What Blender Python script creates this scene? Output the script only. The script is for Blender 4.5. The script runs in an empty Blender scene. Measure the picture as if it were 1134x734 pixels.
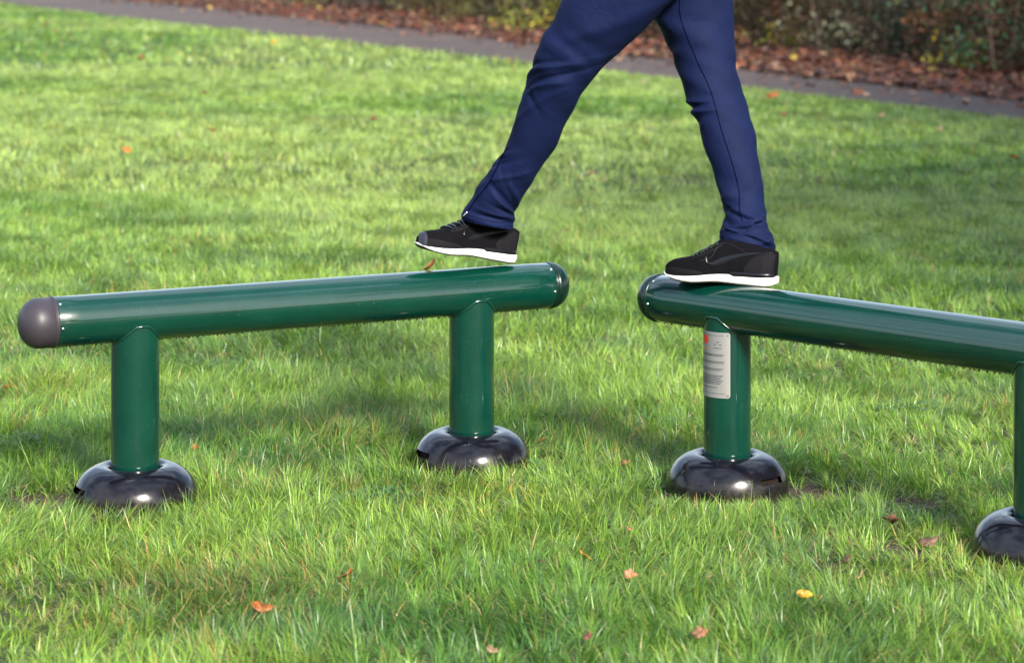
import bpy, bmesh, math, random
import numpy as np
from mathutils import Vector, Matrix
from mathutils.bvhtree import BVHTree

rng = np.random.default_rng(7)
random.seed(11)
PI = math.pi
scene = bpy.context.scene
COL = scene.collection

# ------------------------------------------------------------------ camera model (photo pixels 1134 x 734)
F, CX, YH, CAMH = 2800.0, 567.0, -80.0, 1.48
def P(px, py, Y):                     # point at depth Y seen at photo pixel
    return Vector(((px-CX)*Y/F, Y, CAMH-(py-YH)*Y/F))
def G(px, py, z=0.0):                 # point at height z
    Y = F*(CAMH-z)/(py-YH)
    return Vector(((px-CX)*Y/F, Y, z))

# ------------------------------------------------------------------ helpers
def tag(o, label=None, cat=None, group=None, kind=None):
    if label: o['label'] = label
    if cat: o['category'] = cat
    if group: o['group'] = group
    if kind: o['kind'] = kind
    return o
def mesh_obj(name, verts, faces, mat=None, parent=None, smooth=True, origin=None, colors=None):
    me = bpy.data.meshes.new(name)
    if origin is not None:
        o_ = Vector(origin); verts = [Vector(v)-o_ for v in verts]
    me.from_pydata([tuple(v) for v in verts], [], faces)
    if smooth: me.polygons.foreach_set('use_smooth', [True]*len(me.polygons))
    if mat: me.materials.append(mat)
    if colors is not None:
        a = me.color_attributes.new('tint', 'FLOAT_COLOR', 'POINT')
        a.data.foreach_set('color', np.asarray(colors, dtype=np.float32).ravel())
    me.update()
    o = bpy.data.objects.new(name, me); COL.objects.link(o)
    if origin is not None: o.location = origin
    if parent: o.parent = parent
    return o
def fast_mesh(name, V, quads, mat, tint=None, smooth=False, tris=None):
    """numpy build: V (n,3), quads (m,4), tris (k,3)"""
    me = bpy.data.meshes.new(name)
    nq = 0 if quads is None else len(quads); nt = 0 if tris is None else len(tris)
    me.vertices.add(len(V)); me.vertices.foreach_set('co', V.astype(np.float32).ravel())
    loops = []
    if nq: loops.append(quads.ravel())
    if nt: loops.append(tris.ravel())
    L = np.concatenate(loops).astype(np.int32)
    me.loops.add(len(L)); me.loops.foreach_set('vertex_index', L)
    me.polygons.add(nq+nt)
    st = np.concatenate([np.arange(nq)*4, nq*4+np.arange(nt)*3]).astype(np.int32)
    me.polygons.foreach_set('loop_start', st)
    if smooth: me.polygons.foreach_set('use_smooth', np.ones(nq+nt, dtype=bool))
    if tint is not None:
        a = me.color_attributes.new('tint', 'FLOAT_COLOR', 'POINT')
        a.data.foreach_set('color', tint.astype(np.float32).ravel())
    me.materials.append(mat)
    me.update(calc_edges=True)
    o = bpy.data.objects.new(name, me); COL.objects.link(o)
    return o
def empty(name, loc, rz=0.0):
    o = bpy.data.objects.new(name, None); COL.objects.link(o)
    o.location = loc; o.rotation_euler = (0, 0, rz); o.empty_display_size = .1
    return o
def lathe(profile, n=64, skip=None):
    V, Fc = [], []
    for (r, z) in profile:
        for k in range(n):
            a = 2*PI*k/n; V.append((r*math.cos(a), r*math.sin(a), z))
    for i in range(len(profile)-1):
        for k in range(n):
            if skip and skip(i, k): continue
            k2 = (k+1) % n
            Fc.append((i*n+k, i*n+k2, (i+1)*n+k2, (i+1)*n+k))
    return V, Fc
def tube_path(pts, r, n=8, closed=False, taper=None):
    pts = [Vector(p) for p in pts]; V, Fc = [], []
    m = len(pts)
    up = Vector((0.13, 0.21, 1)).normalized()
    for i, p in enumerate(pts):
        a = pts[(i-1) % m] if (closed or i > 0) else p
        b = pts[(i+1) % m] if (closed or i < m-1) else p
        t = (b-a).normalized()
        u = up.cross(t)
        if u.length < .05: u = Vector((1, 0, 0)).cross(t)
        u.normalize(); w = t.cross(u)
        rr = r*(taper[i] if taper else 1)
        for k in range(n):
            an = 2*PI*k/n
            V.append(p + u*math.cos(an)*rr + w*math.sin(an)*rr)
    for i in range(m if closed else m-1):
        j = (i+1) % m
        for k in range(n):
            k2 = (k+1) % n
            Fc.append((i*n+k, i*n+k2, j*n+k2, j*n+k))
    if not closed:
        Fc.append(tuple(range(n-1, -1, -1))); Fc.append(tuple((m-1)*n+k for k in range(n)))
    return V, Fc
def vnoise(x, y, scale, seed=0):
    r = np.random.default_rng(seed).random((256, 256))
    u, v = x/scale, y/scale
    i, j = np.floor(u).astype(int), np.floor(v).astype(int)
    fu, fv = u-i, v-j
    fu = fu*fu*(3-2*fu); fv = fv*fv*(3-2*fv)
    g = lambda a, b: r[a % 256, b % 256]
    return (g(i, j)*(1-fu)+g(i+1, j)*fu)*(1-fv) + (g(i, j+1)*(1-fu)+g(i+1, j+1)*fu)*fv

# ------------------------------------------------------------------ materials
def new_mat(name):
    m = bpy.data.materials.new(name); m.use_nodes = True
    nt = m.node_tree; b = nt.nodes['Principled BSDF']
    return m, nt, b
def simple(name, col, rough=.5, spec=.5, metal=0, coat=0, coat_rough=.05, bump=None, var=None, sheen=0):
    m, nt, b = new_mat(name)
    b.inputs['Base Color'].default_value = (*col, 1)
    b.inputs['Roughness'].default_value = rough
    b.inputs['Specular IOR Level'].default_value = spec
    b.inputs['Metallic'].default_value = metal
    b.inputs['Coat Weight'].default_value = coat
    b.inputs['Coat Roughness'].default_value = coat_rough
    if sheen:
        b.inputs['Sheen Weight'].default_value = sheen
        b.inputs['Sheen Roughness'].default_value = .4
    tc = nt.nodes.new('ShaderNodeTexCoord')
    if var:
        sc, amt = var
        n = nt.nodes.new('ShaderNodeTexNoise'); n.inputs['Scale'].default_value = sc
        n.inputs['Detail'].default_value = 6
        nt.links.new(tc.outputs['Object'], n.inputs['Vector'])
        mx = nt.nodes.new('ShaderNodeMix'); mx.data_type = 'RGBA'
        mx.inputs[6].default_value = (*[c*(1-amt) for c in col], 1)
        mx.inputs[7].default_value = (*[min(1, c*(1+amt)) for c in col], 1)
        nt.links.new(n.outputs['Fac'], mx.inputs[0]); nt.links.new(mx.outputs[2], b.inputs['Base Color'])
    if bump:
        sc, st, dist = bump
        n = nt.nodes.new('ShaderNodeTexNoise'); n.inputs['Scale'].default_value = sc; n.inputs['Detail'].default_value = 4
        nt.links.new(tc.outputs['Object'], n.inputs['Vector'])
        bp = nt.nodes.new('ShaderNodeBump'); bp.inputs['Strength'].default_value = st; bp.inputs['Distance'].default_value = dist
        nt.links.new(n.outputs['Fac'], bp.inputs['Height']); nt.links.new(bp.outputs['Normal'], b.inputs['Normal'])
    return m
def leafy(name, rough=.45, trans=.35, spec=.5):
    """colour from the 'tint' attribute, part translucent"""
    m, nt, b = new_mat(name)
    at = nt.nodes.new('ShaderNodeAttribute'); at.attribute_name = 'tint'
    nt.links.new(at.outputs['Color'], b.inputs['Base Color'])
    b.inputs['Roughness'].default_value = rough; b.inputs['Specular IOR Level'].default_value = spec
    tr = nt.nodes.new('ShaderNodeBsdfTranslucent'); nt.links.new(at.outputs['Color'], tr.inputs['Color'])
    mx = nt.nodes.new('ShaderNodeMixShader'); mx.inputs[0].default_value = trans
    nt.links.new(b.outputs[0], mx.inputs[1]); nt.links.new(tr.outputs[0], mx.inputs[2])
    nt.links.new(mx.outputs[0], nt.nodes['Material Output'].inputs['Surface'])
    return m

M = {}
def green_paint():
    m, nt, b = new_mat('green_powder_coat')
    tc = nt.nodes.new('ShaderNodeTexCoord')
    n = nt.nodes.new('ShaderNodeTexNoise'); n.inputs['Scale'].default_value = 9; n.inputs['Detail'].default_value = 8
    n.inputs['Roughness'].default_value = .7
    nt.links.new(tc.outputs['Object'], n.inputs['Vector'])
    cr = nt.nodes.new('ShaderNodeValToRGB')
    cr.color_ramp.elements[0].position = .3; cr.color_ramp.elements[0].color = (.0004, .023, .0160, 1)
    cr.color_ramp.elements[1].position = .75; cr.color_ramp.elements[1].color = (.0007, .034, .0225, 1)
    nt.links.new(n.outputs['Fac'], cr.inputs['Fac'])
    # dried specks / dust
    n2 = nt.nodes.new('ShaderNodeTexNoise'); n2.inputs['Scale'].default_value = 260; n2.inputs['Detail'].default_value = 2
    nt.links.new(tc.outputs['Object'], n2.inputs['Vector'])
    r2 = nt.nodes.new('ShaderNodeValToRGB')
    r2.color_ramp.elements[0].position = .70; r2.color_ramp.elements[0].color = (0, 0, 0, 1)
    r2.color_ramp.elements[1].position = .76; r2.color_ramp.elements[1].color = (.5, .5, .5, 1)
    nt.links.new(n2.outputs['Fac'], r2.inputs['Fac'])
    mx = nt.nodes.new('ShaderNodeMix'); mx.data_type = 'RGBA'
    mx.inputs[7].default_value = (.12, .2, .16, 1)
    nt.links.new(r2.outputs['Color'], mx.inputs[0]); nt.links.new(cr.outputs['Color'], mx.inputs[6])
    nt.links.new(mx.outputs[2], b.inputs['Base Color'])
    r3 = nt.nodes.new('ShaderNodeMapRange'); r3.inputs['To Min'].default_value = .24; r3.inputs['To Max'].default_value = .36
    nt.links.new(n.outputs['Fac'], r3.inputs['Value']); nt.links.new(r3.outputs['Result'], b.inputs['Roughness'])
    b.inputs['Specular IOR Level'].default_value = .15
    b.inputs['Coat Weight'].default_value = 1; b.inputs['Coat IOR'].default_value = 1.52; b.inputs['Coat Roughness'].default_value = .07
    n3 = nt.nodes.new('ShaderNodeTexNoise'); n3.inputs['Scale'].default_value = 45; n3.inputs['Detail'].default_value = 3
    nt.links.new(tc.outputs['Object'], n3.inputs['Vector'])
    bp = nt.nodes.new('ShaderNodeBump'); bp.inputs['Strength'].default_value = .08; bp.inputs['Distance'].default_value = .0015
    nt.links.new(n3.outputs['Fac'], bp.inputs['Height']); nt.links.new(bp.outputs['Normal'], b.inputs['Normal'])
    return m
M['green'] = green_paint()
M['cap'] = simple('dark_cap_plastic', (.002, .013, .010), .25, .5, bump=(60, .06, .001))
M['cap_grey'] = simple('reflection_tinted_cap', (.030, .025, .032), .46, .4, bump=(60, .06, .001))  # purplish grey reflection on the left cap, put into its base colour
def cover_mat():
    m, nt, b = new_mat('black_cover_plastic')
    tc = nt.nodes.new('ShaderNodeTexCoord')
    n = nt.nodes.new('ShaderNodeTexNoise'); n.inputs['Scale'].default_value = 14; n.inputs['Detail'].default_value = 8
    n.inputs['Roughness'].default_value = .75
    nt.links.new(tc.outputs['Object'], n.inputs['Vector'])
    sp = nt.nodes.new('ShaderNodeSeparateXYZ'); nt.links.new(tc.outputs['Object'], sp.inputs[0])
    # splashed soil around the lower rim (dirt, patchy)
    mr = nt.nodes.new('ShaderNodeMapRange'); mr.inputs['From Min'].default_value = .085; mr.inputs['From Max'].default_value = .0
    nt.links.new(sp.outputs['Z'], mr.inputs['Value'])
    mul = nt.nodes.new('ShaderNodeMath'); mul.operation = 'MULTIPLY'
    r = nt.nodes.new('ShaderNodeValToRGB'); r.color_ramp.elements[0].position = .42; r.color_ramp.elements[1].position = .60
    nt.links.new(n.outputs['Fac'], r.inputs['Fac'])
    nt.links.new(mr.outputs['Result'], mul.inputs[0]); nt.links.new(r.outputs['Color'], mul.inputs[1])
    mx = nt.nodes.new('ShaderNodeMix'); mx.data_type = 'RGBA'
    mx.inputs[6].default_value = (.004, .004, .007, 1); mx.inputs[7].default_value = (.026, .019, .015, 1)
    nt.links.new(mul.outputs[0], mx.inputs[0]); nt.links.new(mx.outputs[2], b.inputs['Base Color'])
    rr = nt.nodes.new('ShaderNodeMapRange'); rr.inputs['To Min'].default_value = .13; rr.inputs['To Max'].default_value = .5
    nt.links.new(mul.outputs[0], rr.inputs['Value']); nt.links.new(rr.outputs['Result'], b.inputs['Roughness'])
    b.inputs['Specular IOR Level'].default_value = .38
    n3 = nt.nodes.new('ShaderNodeTexNoise'); n3.inputs['Scale'].default_value = 30
    nt.links.new(tc.outputs['Object'], n3.inputs['Vector'])
    bp = nt.nodes.new('ShaderNodeBump'); bp.inputs['Strength'].default_value = .12; bp.inputs['Distance'].default_value = .002
    nt.links.new(n3.outputs['Fac'], bp.inputs['Height']); nt.links.new(bp.outputs['Normal'], b.inputs['Normal'])
    return m
M['cover'] = cover_mat()
M['void'] = simple('dark_slot_inside', (.012, .008, .006), .9, .1, var=(60, .8))
M['steel'] = simple('stainless_screw', (.62, .6, .56), .28, .5, metal=1)
M['plate'] = simple('brushed_plate', (.27, .265, .26), .45, .5, metal=.45, bump=(300, .1, .0005))
M['ink'] = simple('plate_ink', (.03, .03, .035), .5, .3)
M['red'] = simple('plate_red', (.62, .045, .02), .45, .4)
M['orange'] = simple('plate_orange', (.7, .22, .02), .45, .4)
def cloth():
    m, nt, b = new_mat('navy_jersey')
    tc = nt.nodes.new('ShaderNodeTexCoord')
    n = nt.nodes.new('ShaderNodeTexNoise'); n.inputs['Scale'].default_value = 12; n.inputs['Detail'].default_value = 5
    nt.links.new(tc.outputs['Object'], n.inputs['Vector'])
    cr = nt.nodes.new('ShaderNodeValToRGB')
    cr.color_ramp.elements[0].position = .3; cr.color_ramp.elements[0].color = (.0026, .0062, .030, 1)
    cr.color_ramp.elements[1].position = .7; cr.color_ramp.elements[1].color = (.0034, .0080, .040, 1)
    nt.links.new(n.outputs['Fac'], cr.inputs['Fac']); nt.links.new(cr.outputs['Color'], b.inputs['Base Color'])
    b.inputs['Roughness'].default_value = .75; b.inputs['Specular IOR Level'].default_value = .12
    b.inputs['Sheen Weight'].default_value = .0; b.inputs['Sheen Roughness'].default_value = .35
    b.inputs['Sheen Tint'].default_value = (.25, .35, 1, 1)
    w = nt.nodes.new('ShaderNodeTexNoise'); w.inputs['Scale'].default_value = 900; w.inputs['Detail'].default_value = 1
    nt.links.new(tc.outputs['Object'], w.inputs['Vector'])
    n3 = nt.nodes.new('ShaderNodeTexNoise'); n3.inputs['Scale'].default_value = 16; n3.inputs['Detail'].default_value = 3
    n3.inputs['Distortion'].default_value = 1.2
    nt.links.new(tc.outputs['Object'], n3.inputs['Vector'])
    b0 = nt.nodes.new('ShaderNodeBump'); b0.inputs['Strength'].default_value = .3; b0.inputs['Distance'].default_value = .012
    nt.links.new(n3.outputs['Fac'], b0.inputs['Height'])
    bp = nt.nodes.new('ShaderNodeBump'); bp.inputs['Strength'].default_value = .35; bp.inputs['Distance'].default_value = .0006
    nt.links.new(w.outputs['Fac'], bp.inputs['Height']); nt.links.new(b0.outputs['Normal'], bp.inputs['Normal'])
    nt.links.new(bp.outputs['Normal'], b.inputs['Normal'])
    return m
M['cloth'] = cloth()
M['seam'] = simple('navy_thread', (.002, .003, .016), .9, .0)
M['skin'] = simple('skin', (.5, .3, .22), .5, .4)
M['shoe'] = simple('black_mesh_fabric', (.0035, .0032, .0045), .85, .06, bump=(420, .8, .0015), var=(40, .3))
M['overlay'] = simple('black_suede_overlay', (.0060, .0055, .0072), .75, .1, var=(120, .4), bump=(900, .4, .001))
M['shoe_gloss'] = simple('black_glossy_trim', (.004, .004, .006), .3, .35)
M['shoe_grey'] = simple('grey_toe_trim', (.014, .016, .026), .45, .4)
M['sole'] = simple('white_foam', (.78, .77, .75), .55, .4, var=(26, .12), bump=(200, .2, .001))
M['outsole'] = simple('black_rubber', (.012, .012, .012), .6, .3)
M['grass'] = leafy('grass_blades', .36, .36, .5)
M['leaf'] = leafy('dry_leaves', .5, .25, .4)
_n = M['leaf'].node_tree; _tc = _n.nodes.new('ShaderNodeTexCoord'); _no = _n.nodes.new('ShaderNodeTexNoise'); _no.inputs['Scale'].default_value = 110; _no.inputs['Detail'].default_value = 4
_mr = _n.nodes.new('ShaderNodeMapRange'); _mr.inputs['From Min'].default_value = .35; _mr.inputs['From Max'].default_value = .65; _mr.inputs['To Min'].default_value = .45; _mr.inputs['To Max'].default_value = 1.15
_vm = _n.nodes.new('ShaderNodeVectorMath'); _vm.operation = 'SCALE'; _at = [q for q in _n.nodes if q.type == 'ATTRIBUTE'][0]
_n.links.new(_tc.outputs['Object'], _no.inputs['Vector']); _n.links.new(_no.outputs['Fac'], _mr.inputs['Value']); _n.links.new(_at.outputs['Color'], _vm.inputs[0]); _n.links.new(_mr.outputs['Result'], _vm.inputs['Scale'])
for _q in _n.nodes:
    if _q.type == 'BSDF_PRINCIPLED': _n.links.new(_vm.outputs[0], _q.inputs['Base Color'])
    if _q.type == 'BSDF_TRANSLUCENT': _n.links.new(_vm.outputs[0], _q.inputs['Color'])
M['shrubleaf'] = leafy('shrub_leaves', .5, .25, .35)
M['twig'] = simple('twig_bark', (.12, .08, .055), .8, .2, var=(30, .4))
def water():
    m, nt, b = new_mat('water_drop')
    b.inputs['Base Color'].default_value = (1, 1, 1, 1); b.inputs['Roughness'].default_value = .02
    b.inputs['Transmission Weight'].default_value = 1; b.inputs['IOR'].default_value = 1.33
    return m
M['water'] = water()
def soil(name, c1, c2, c3, s1=3, s2=60, bumpd=.02):
    m, nt, b = new_mat(name)
    tc = nt.nodes.new('ShaderNodeTexCoord')
    n = nt.nodes.new('ShaderNodeTexNoise'); n.inputs['Scale'].default_value = s1; n.inputs['Detail'].default_value = 8
    n2 = nt.nodes.new('ShaderNodeTexNoise'); n2.inputs['Scale'].default_value = s2; n2.inputs['Detail'].default_value = 5
    for q in (n, n2): nt.links.new(tc.outputs['Object'], q.inputs['Vector'])
    a = nt.nodes.new('ShaderNodeMix'); a.data_type = 'RGBA'
    a.inputs[6].default_value = (*c1, 1); a.inputs[7].default_value = (*c2, 1)
    r = nt.nodes.new('ShaderNodeMapRange'); r.inputs['From Min'].default_value = .35; r.inputs['From Max'].default_value = .65
    nt.links.new(n.outputs['Fac'], r.inputs['Value']); nt.links.new(r.outputs['Result'], a.inputs[0])
    c = nt.nodes.new('ShaderNodeMix'); c.data_type = 'RGBA'; c.inputs[7].default_value = (*c3, 1)
    r2 = nt.nodes.new('ShaderNodeMapRange'); r2.inputs['From Min'].default_value = .5; r2.inputs['From Max'].default_value = .75
    nt.links.new(n2.outputs['Fac'], r2.inputs['Value']); nt.links.new(r2.outputs['Result'], c.inputs[0])
    nt.links.new(a.outputs[2], c.inputs[6]); nt.links.new(c.outputs[2], b.inputs['Base Color'])
    b.inputs['Roughness'].default_value = .85; b.inputs['Specular IOR Level'].default_value = .25
    bp = nt.nodes.new('ShaderNodeBump'); bp.inputs['Strength'].default_value = .7; bp.inputs['Distance'].default_value = bumpd
    nt.links.new(n2.outputs['Fac'], bp.inputs['Height']); nt.links.new(bp.outputs['Normal'], b.inputs['Normal'])
    return m
M['ground'] = soil('soil_and_moss', (.035, .065, .014), (.045, .05, .018), (.03, .035, .014))
M['tarmac'] = soil('worn_tarmac', (.078, .056, .049), (.050, .038, .035), (.125, .093, .08), .7, 14, .006)
M['litter_bed'] = soil('leaf_mould', (.06, .032, .022), (.085, .045, .03), (.03, .02, .015), 2.5, 22, .03)

# ------------------------------------------------------------------ ground, path, verge
def sheet(name, poly, z, mat):
    o = mesh_obj(name, [(x, y, z) for x, y in poly], [tuple(range(len(poly)))], mat, smooth=False)
    return tag(o, kind='structure')
sheet('ground', [(-250, -120), (250, -120), (250, 400), (-250, 400)], 0, M['ground'])
NEAR = [(9.0, 8.1), (6.2, 14.0), (3.85, 19.0), (2.13, 22.7), (.33, 26.7), (-2.1, 31.7), (-4.93, 37.6), (-9.9, 48.4), (-15.5, 60)]
FAR = [(10.6, 8.6), (7.1, 15.1), (4.6, 20.4), (2.75, 24.8), (.6, 30.4), (-1.8, 37.0), (-4.3, 42.6), (-8.2, 51.5), (-12.6, 62)]
NEAR = [(x*1.0207, y*1.0207) for x, y in NEAR]; FAR = [(x*1.0207, y*1.0207) for x, y in FAR]
# split into quads so wobbly edges keep their width
def strip(name, A, B, z, mat, wob=0.0, sub=14):
    def dens(pts):
        out = []
        for (x0, y0), (x1, y1) in zip(pts[:-1], pts[1:]):
            for k in range(sub): out.append((x0+(x1-x0)*k/sub, y0+(y1-y0)*k/sub))
        out.append(pts[-1]); return out
    a, b = dens(A), dens(B); V = []; Fc = []
    for i, (p, q) in enumerate(zip(a, b)):
        w1 = wob*math.sin(i*1.7)+wob*.7*math.sin(i*.63+1); w2 = wob*math.sin(i*1.3+2)+wob*.8*math.sin(i*.41)
        V += [(p[0]+w1, p[1]+w1*.5, z), (q[0]+w2, q[1]+w2*.5, z)]
    for i in range(len(a)-1): Fc.append((2*i, 2*i+2, 2*i+3, 2*i+1))
    o = mesh_obj(name, V, Fc, mat, smooth=False); return tag(o, kind='structure')
strip('path', NEAR, FAR, .006, M['tarmac'], .06)
VERGE = [(x+14, y+7) for x, y in FAR]
strip('verge', FAR, VERGE, .003, M['litter_bed'], .0)
near_x = np.array([p[0] for p in NEAR][::-1]); near_y = np.array([p[1] for p in NEAR][::-1])

# ------------------------------------------------------------------ balance beams
RB, RP, AX = .0635, .0618, .485
HALF, POFF = .7115, .482
def copy_tree(o, parent=None):
    c = o.copy(); COL.objects.link(c); c.parent = parent
    for ch in list(o.children): copy_tree(ch, c)
    return c
def make_beam(capscale=(0.0, 0.0), grey=False, sh=0.0):
    root = empty('balance_beam', (0, 0, 0))
    # tube, axis along x
    n = 72; V = []; Fc = []
    xs = [-HALF, -HALF+.003]+[(-HALF+.003)+(2*HALF-.006)*i/24 for i in range(1, 24)]+[HALF-.003, HALF]
    for i, x in enumerate(xs):
        r = RB-.0015 if i in (0, len(xs)-1) else RB
        for k in range(n):
            a = 2*PI*k/n; V.append((x, r*math.cos(a), AX+r*math.sin(a)))
    for i in range(len(xs)-1):
        for k in range(n):
            k2 = (k+1) % n; Fc.append((i*n+k, (i+1)*n+k, (i+1)*n+k2, i*n+k2))
    mesh_obj('beam_tube', V, Fc, M['green'], root)
    # domed end caps with a lip
    for s in (-1, 1):
        prof = [(RB-.006, -.004), (RB+.0008, -.004), (RB+.0016, -.001), (RB+.0016, .002), (RB-.0012, .003), (RB-.0012, .0045), (RB, .0055)]
        cs = capscale[0] if s < 0 else capscale[1]
        for j in range(1, 15):
            t = j/14*PI/2; prof.append((max(RB*math.cos(t)**.88, .0003), .0055+cs+.050*math.sin(t)))
        Vp, Fp = lathe(prof, 56)
        Vp = [(s*(HALF+z), y, AX+x) for (x, y, z) in Vp]
        if s < 0: Fp = [tuple(reversed(f)) for f in Fp]
        cap = mesh_obj('end_cap', Vp, Fp, M['cap_grey'] if grey and s < 0 else M['cap'], root)
        if grey and s < 0: cap['label'] = 'end cap coloured purplish grey for its reflection'
        for ang in (-8, 52, 180-20, 180+40, 270):
            a = math.radians(ang)
            # screws sit on the tube wall just inside the lip; angle measured from the camera side (-y)
            cy, cz = -math.cos(a)*RB, math.sin(a)*RB
            pr = [(.0001, .0026), (.002, .0024), (.0036, .0012), (.0042, -.0006)]
            Vs, Fs = lathe(pr, 14)
            nrm = Vector((0, cy, cz)).normalized(); q = Vector((0, 0, 1)).rotation_difference(nrm)
            Vs = [q @ Vector(v) + Vector((s*(HALF-.011), cy, AX+cz)) for v in Vs]
            mesh_obj('screw', Vs, [tuple(reversed(f)) for f in Fs], M['steel'], cap)
    for s in (-1, 1):
        px = s*POFF+sh
        n = 64; zb = .096; V = []; Fc = []
        rows = [zb-.03, zb, zb+.004]+[zb+.004+(.35-zb)*i/8 for i in range(1, 8)]
        tops = []
        for k in range(n):
            a = 2*PI*k/n; y = RP*math.sin(a)
            tops.append(AX-max(math.sqrt(RB*RB-y*y), .0205)+.002)
        for z in rows:
            for k in range(n):
                a = 2*PI*k/n; V.append((px+RP*math.cos(a), RP*math.sin(a), z))
        for k in range(n):
            a = 2*PI*k/n; V.append((px+RP*math.cos(a), RP*math.sin(a), tops[k]))
        for i in range(len(rows)):
            for k in range(n):
                k2 = (k+1) % n; Fc.append((i*n+k, i*n+k2, (i+1)*n+k2, (i+1)*n+k))
        post = mesh_obj('post', V, Fc, M['green'], root)
        # weld bead along the saddle
        pts = []
        for k in range(72):
            a = 2*PI*k/72; y = (RP+.0006)*math.sin(a)
            y = max(-RB+.0001, min(RB-.0001, y))
            pts.append((px+(RP+.0006)*math.cos(a), y, AX-max(math.sqrt(RB*RB-y*y), .0195)))
        Vw, Fw = tube_path(pts, .0034, 8, closed=True, taper=[1+.16*math.sin(k*1.9)+.1*math.sin(k*4.3) for k in range(72)])
        mesh_obj('weld', Vw, Fw, M['green'], post)
        # ground cover dome, open slot on one side
        prof = [(.0655, .075), (.0662, .094), (.069, .101), (.078, .1045), (.090, .105), (.104, .102), (.118, .0955), (.131, .086), (.142, .0745), (.151, .061),
                (.157, .046), (.160, .031), (.1605, .018), (.159, .008), (.161, .005), (.1615, .002), (.162, -.03)]
        N = 96
        slot = (9, 10)
        def skip(i, k, s=s): 
            if not (slot[0] <= i < slot[1]): return False
            c = 0
            return k < 4 or k >= N-4 or -5 < k-N/2 < 4
        Vd, Fd = lathe(prof, N, skip)
        Vd = [(px+x, y, z) for x, y, z in Vd]
        Fd = [tuple(reversed(f)) for f in Fd]
        cov = mesh_obj('ground_cover', Vd, Fd, M['cover'], root)
        prof2 = [(r-.012, z-.006) for r, z in prof[6:14]]
        Vd2, Fd2 = lathe(prof2, 48)
        mesh_obj('slot_lining', [(px+x, y, z) for x, y, z in Vd2], [tuple(reversed(f)) for f in Fd2], M['void'], cov)
        # thin moulding seam across the dome
        a0 = math.radians(-62) if s < 0 else math.radians(-118)
        pts = [((r+.0002)*math.cos(a0)+px, (r+.0002)*math.sin(a0), z) for r, z in prof[3:15]]
        Vs, Fs = tube_path(pts, .0007, 6); mesh_obj('seam', Vs, Fs, M['cover'], cov)
    # dew drops hanging along the underside, made dark in the paint's green
    V = []; Fc = []; x = -HALF+.02
    rr = random.Random(3)
    while x < HALF-.02:
        if min(abs(x-POFF-sh), abs(x+POFF-sh)) > RP+.004:
            for jj in range(2):
                a = rr.gauss(-.05, .09) if jj == 0 else rr.gauss(-.2, .25)
                cy, cz = RB*math.sin(a), AX-RB*math.cos(a)
                r = rr.uniform(.0016, .0029)*(1 if jj == 0 else .6); nseg, nr = 8, 6; b = len(V)
                xx = x+jj*rr.uniform(.004, .012)
                for i in range(nr+1):
                    t = PI*i/nr
                    for k in range(nseg):
                        p = 2*PI*k/nseg
                        V.append((xx+r*math.sin(t)*math.cos(p), cy+r*math.sin(t)*math.sin(p), cz-.35*r-r*1.2*math.cos(t)))
                for i in range(nr):
                    for k in range(nseg):
                        k2 = (k+1) % nseg
                        Fc.append((b+i*nseg+k, b+i*nseg+k2, b+(i+1)*nseg+k2, b+(i+1)*nseg+k))
        x += rr.uniform(.010, .024)
    o = mesh_obj('dew_drops', V, Fc, M['green'], root); o['kind'] = 'stuff'
    return root
c1 = Vector((-1.162, 6.378, 0)); d1 = Vector((.887, .4616, 0)).normalized()
c2 = Vector((.398, 6.796, 0)); d2 = Vector((.701, -.713, 0)).normalized()
beam1 = make_beam((.028, 0.0), grey=True, sh=-.008)
m1 = c1+d1*HALF; beam1.location = m1; beam1.rotation_euler = (0, 0, math.atan2(d1.y, d1.x))
tag(beam1, 'dark green tubular balance beam in the grass under the lifted foot, its left cap in view', 'balance beam', 'green balance beams set in the lawn')
beam2 = make_beam((0.0, 0.0), sh=.008)
m2 = c2+d2*HALF; beam2.location = m2; beam2.rotation_euler = (0, 0, math.atan2(d2.y, d2.x))
tag(beam2, 'dark green tubular balance beam carrying the standing foot, silver information plate on its post', 'balance beam', 'green balance beams set in the lawn')

# information plate wrapped on the near post of beam 2, in beam-local coordinates
rot2 = math.atan2(d2.y, d2.x)
def plate_pt(az, z, off):   # az: world azimuth measured from facing camera (-y), negative to the left
    wa = math.radians(-90+az)-rot2
    return Vector((-POFF+.008+(RP+off)*math.cos(wa), (RP+off)*math.sin(wa), z))
post2 = [c for c in beam2.children if c.name.startswith('post')][0]
PA0, PA1, PZ0, PZ1 = -125.0, 2.0, .258, .428
def wrap(u, v): return PA0+(PA1-PA0)*u, PZ0+(PZ1-PZ0)*v
def plate_patch(name, poly_uv, off, mat, parent, thick=.0008, nu=1):
    # poly in metres (arc length from left edge, height from bottom); grid fan
    V = []; arc = math.radians(PA1-PA0)*RP; H = PZ1-PZ0
    bm = bmesh.new()
    vs = [bm.verts.new((p[0], p[1], 0)) for p in poly_uv]
    bm.faces.new(vs)
    # cut in vertical strips so it wraps
    k = 0
    x0 = min(p[0] for p in poly_uv); x1 = max(p[0] for p in poly_uv)
    x = x0+.004
    while x < x1-.0005:
        g = bm.verts[:]+bm.edges[:]+bm.faces[:]
        bmesh.ops.bisect_plane(bm, geom=g, plane_co=(x, 0, 0), plane_no=(1, 0, 0)); x += .004
    bm.verts.ensure_lookup_table()
    for v in bm.verts:
        az = PA0+(v.co.x/arc)*(PA1-PA0); z = PZ0+v.co.y
        v.co = plate_pt(az, z, off)
    me = bpy.data.meshes.new(name); bm.to_mesh(me); bm.free(); me.materials.append(mat)
    o = bpy.data.objects.new(name, me); COL.objects.link(o); o.parent = parent
    return o
ARC = math.radians(PA1-PA0)*RP; PH = PZ1-PZ0
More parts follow.
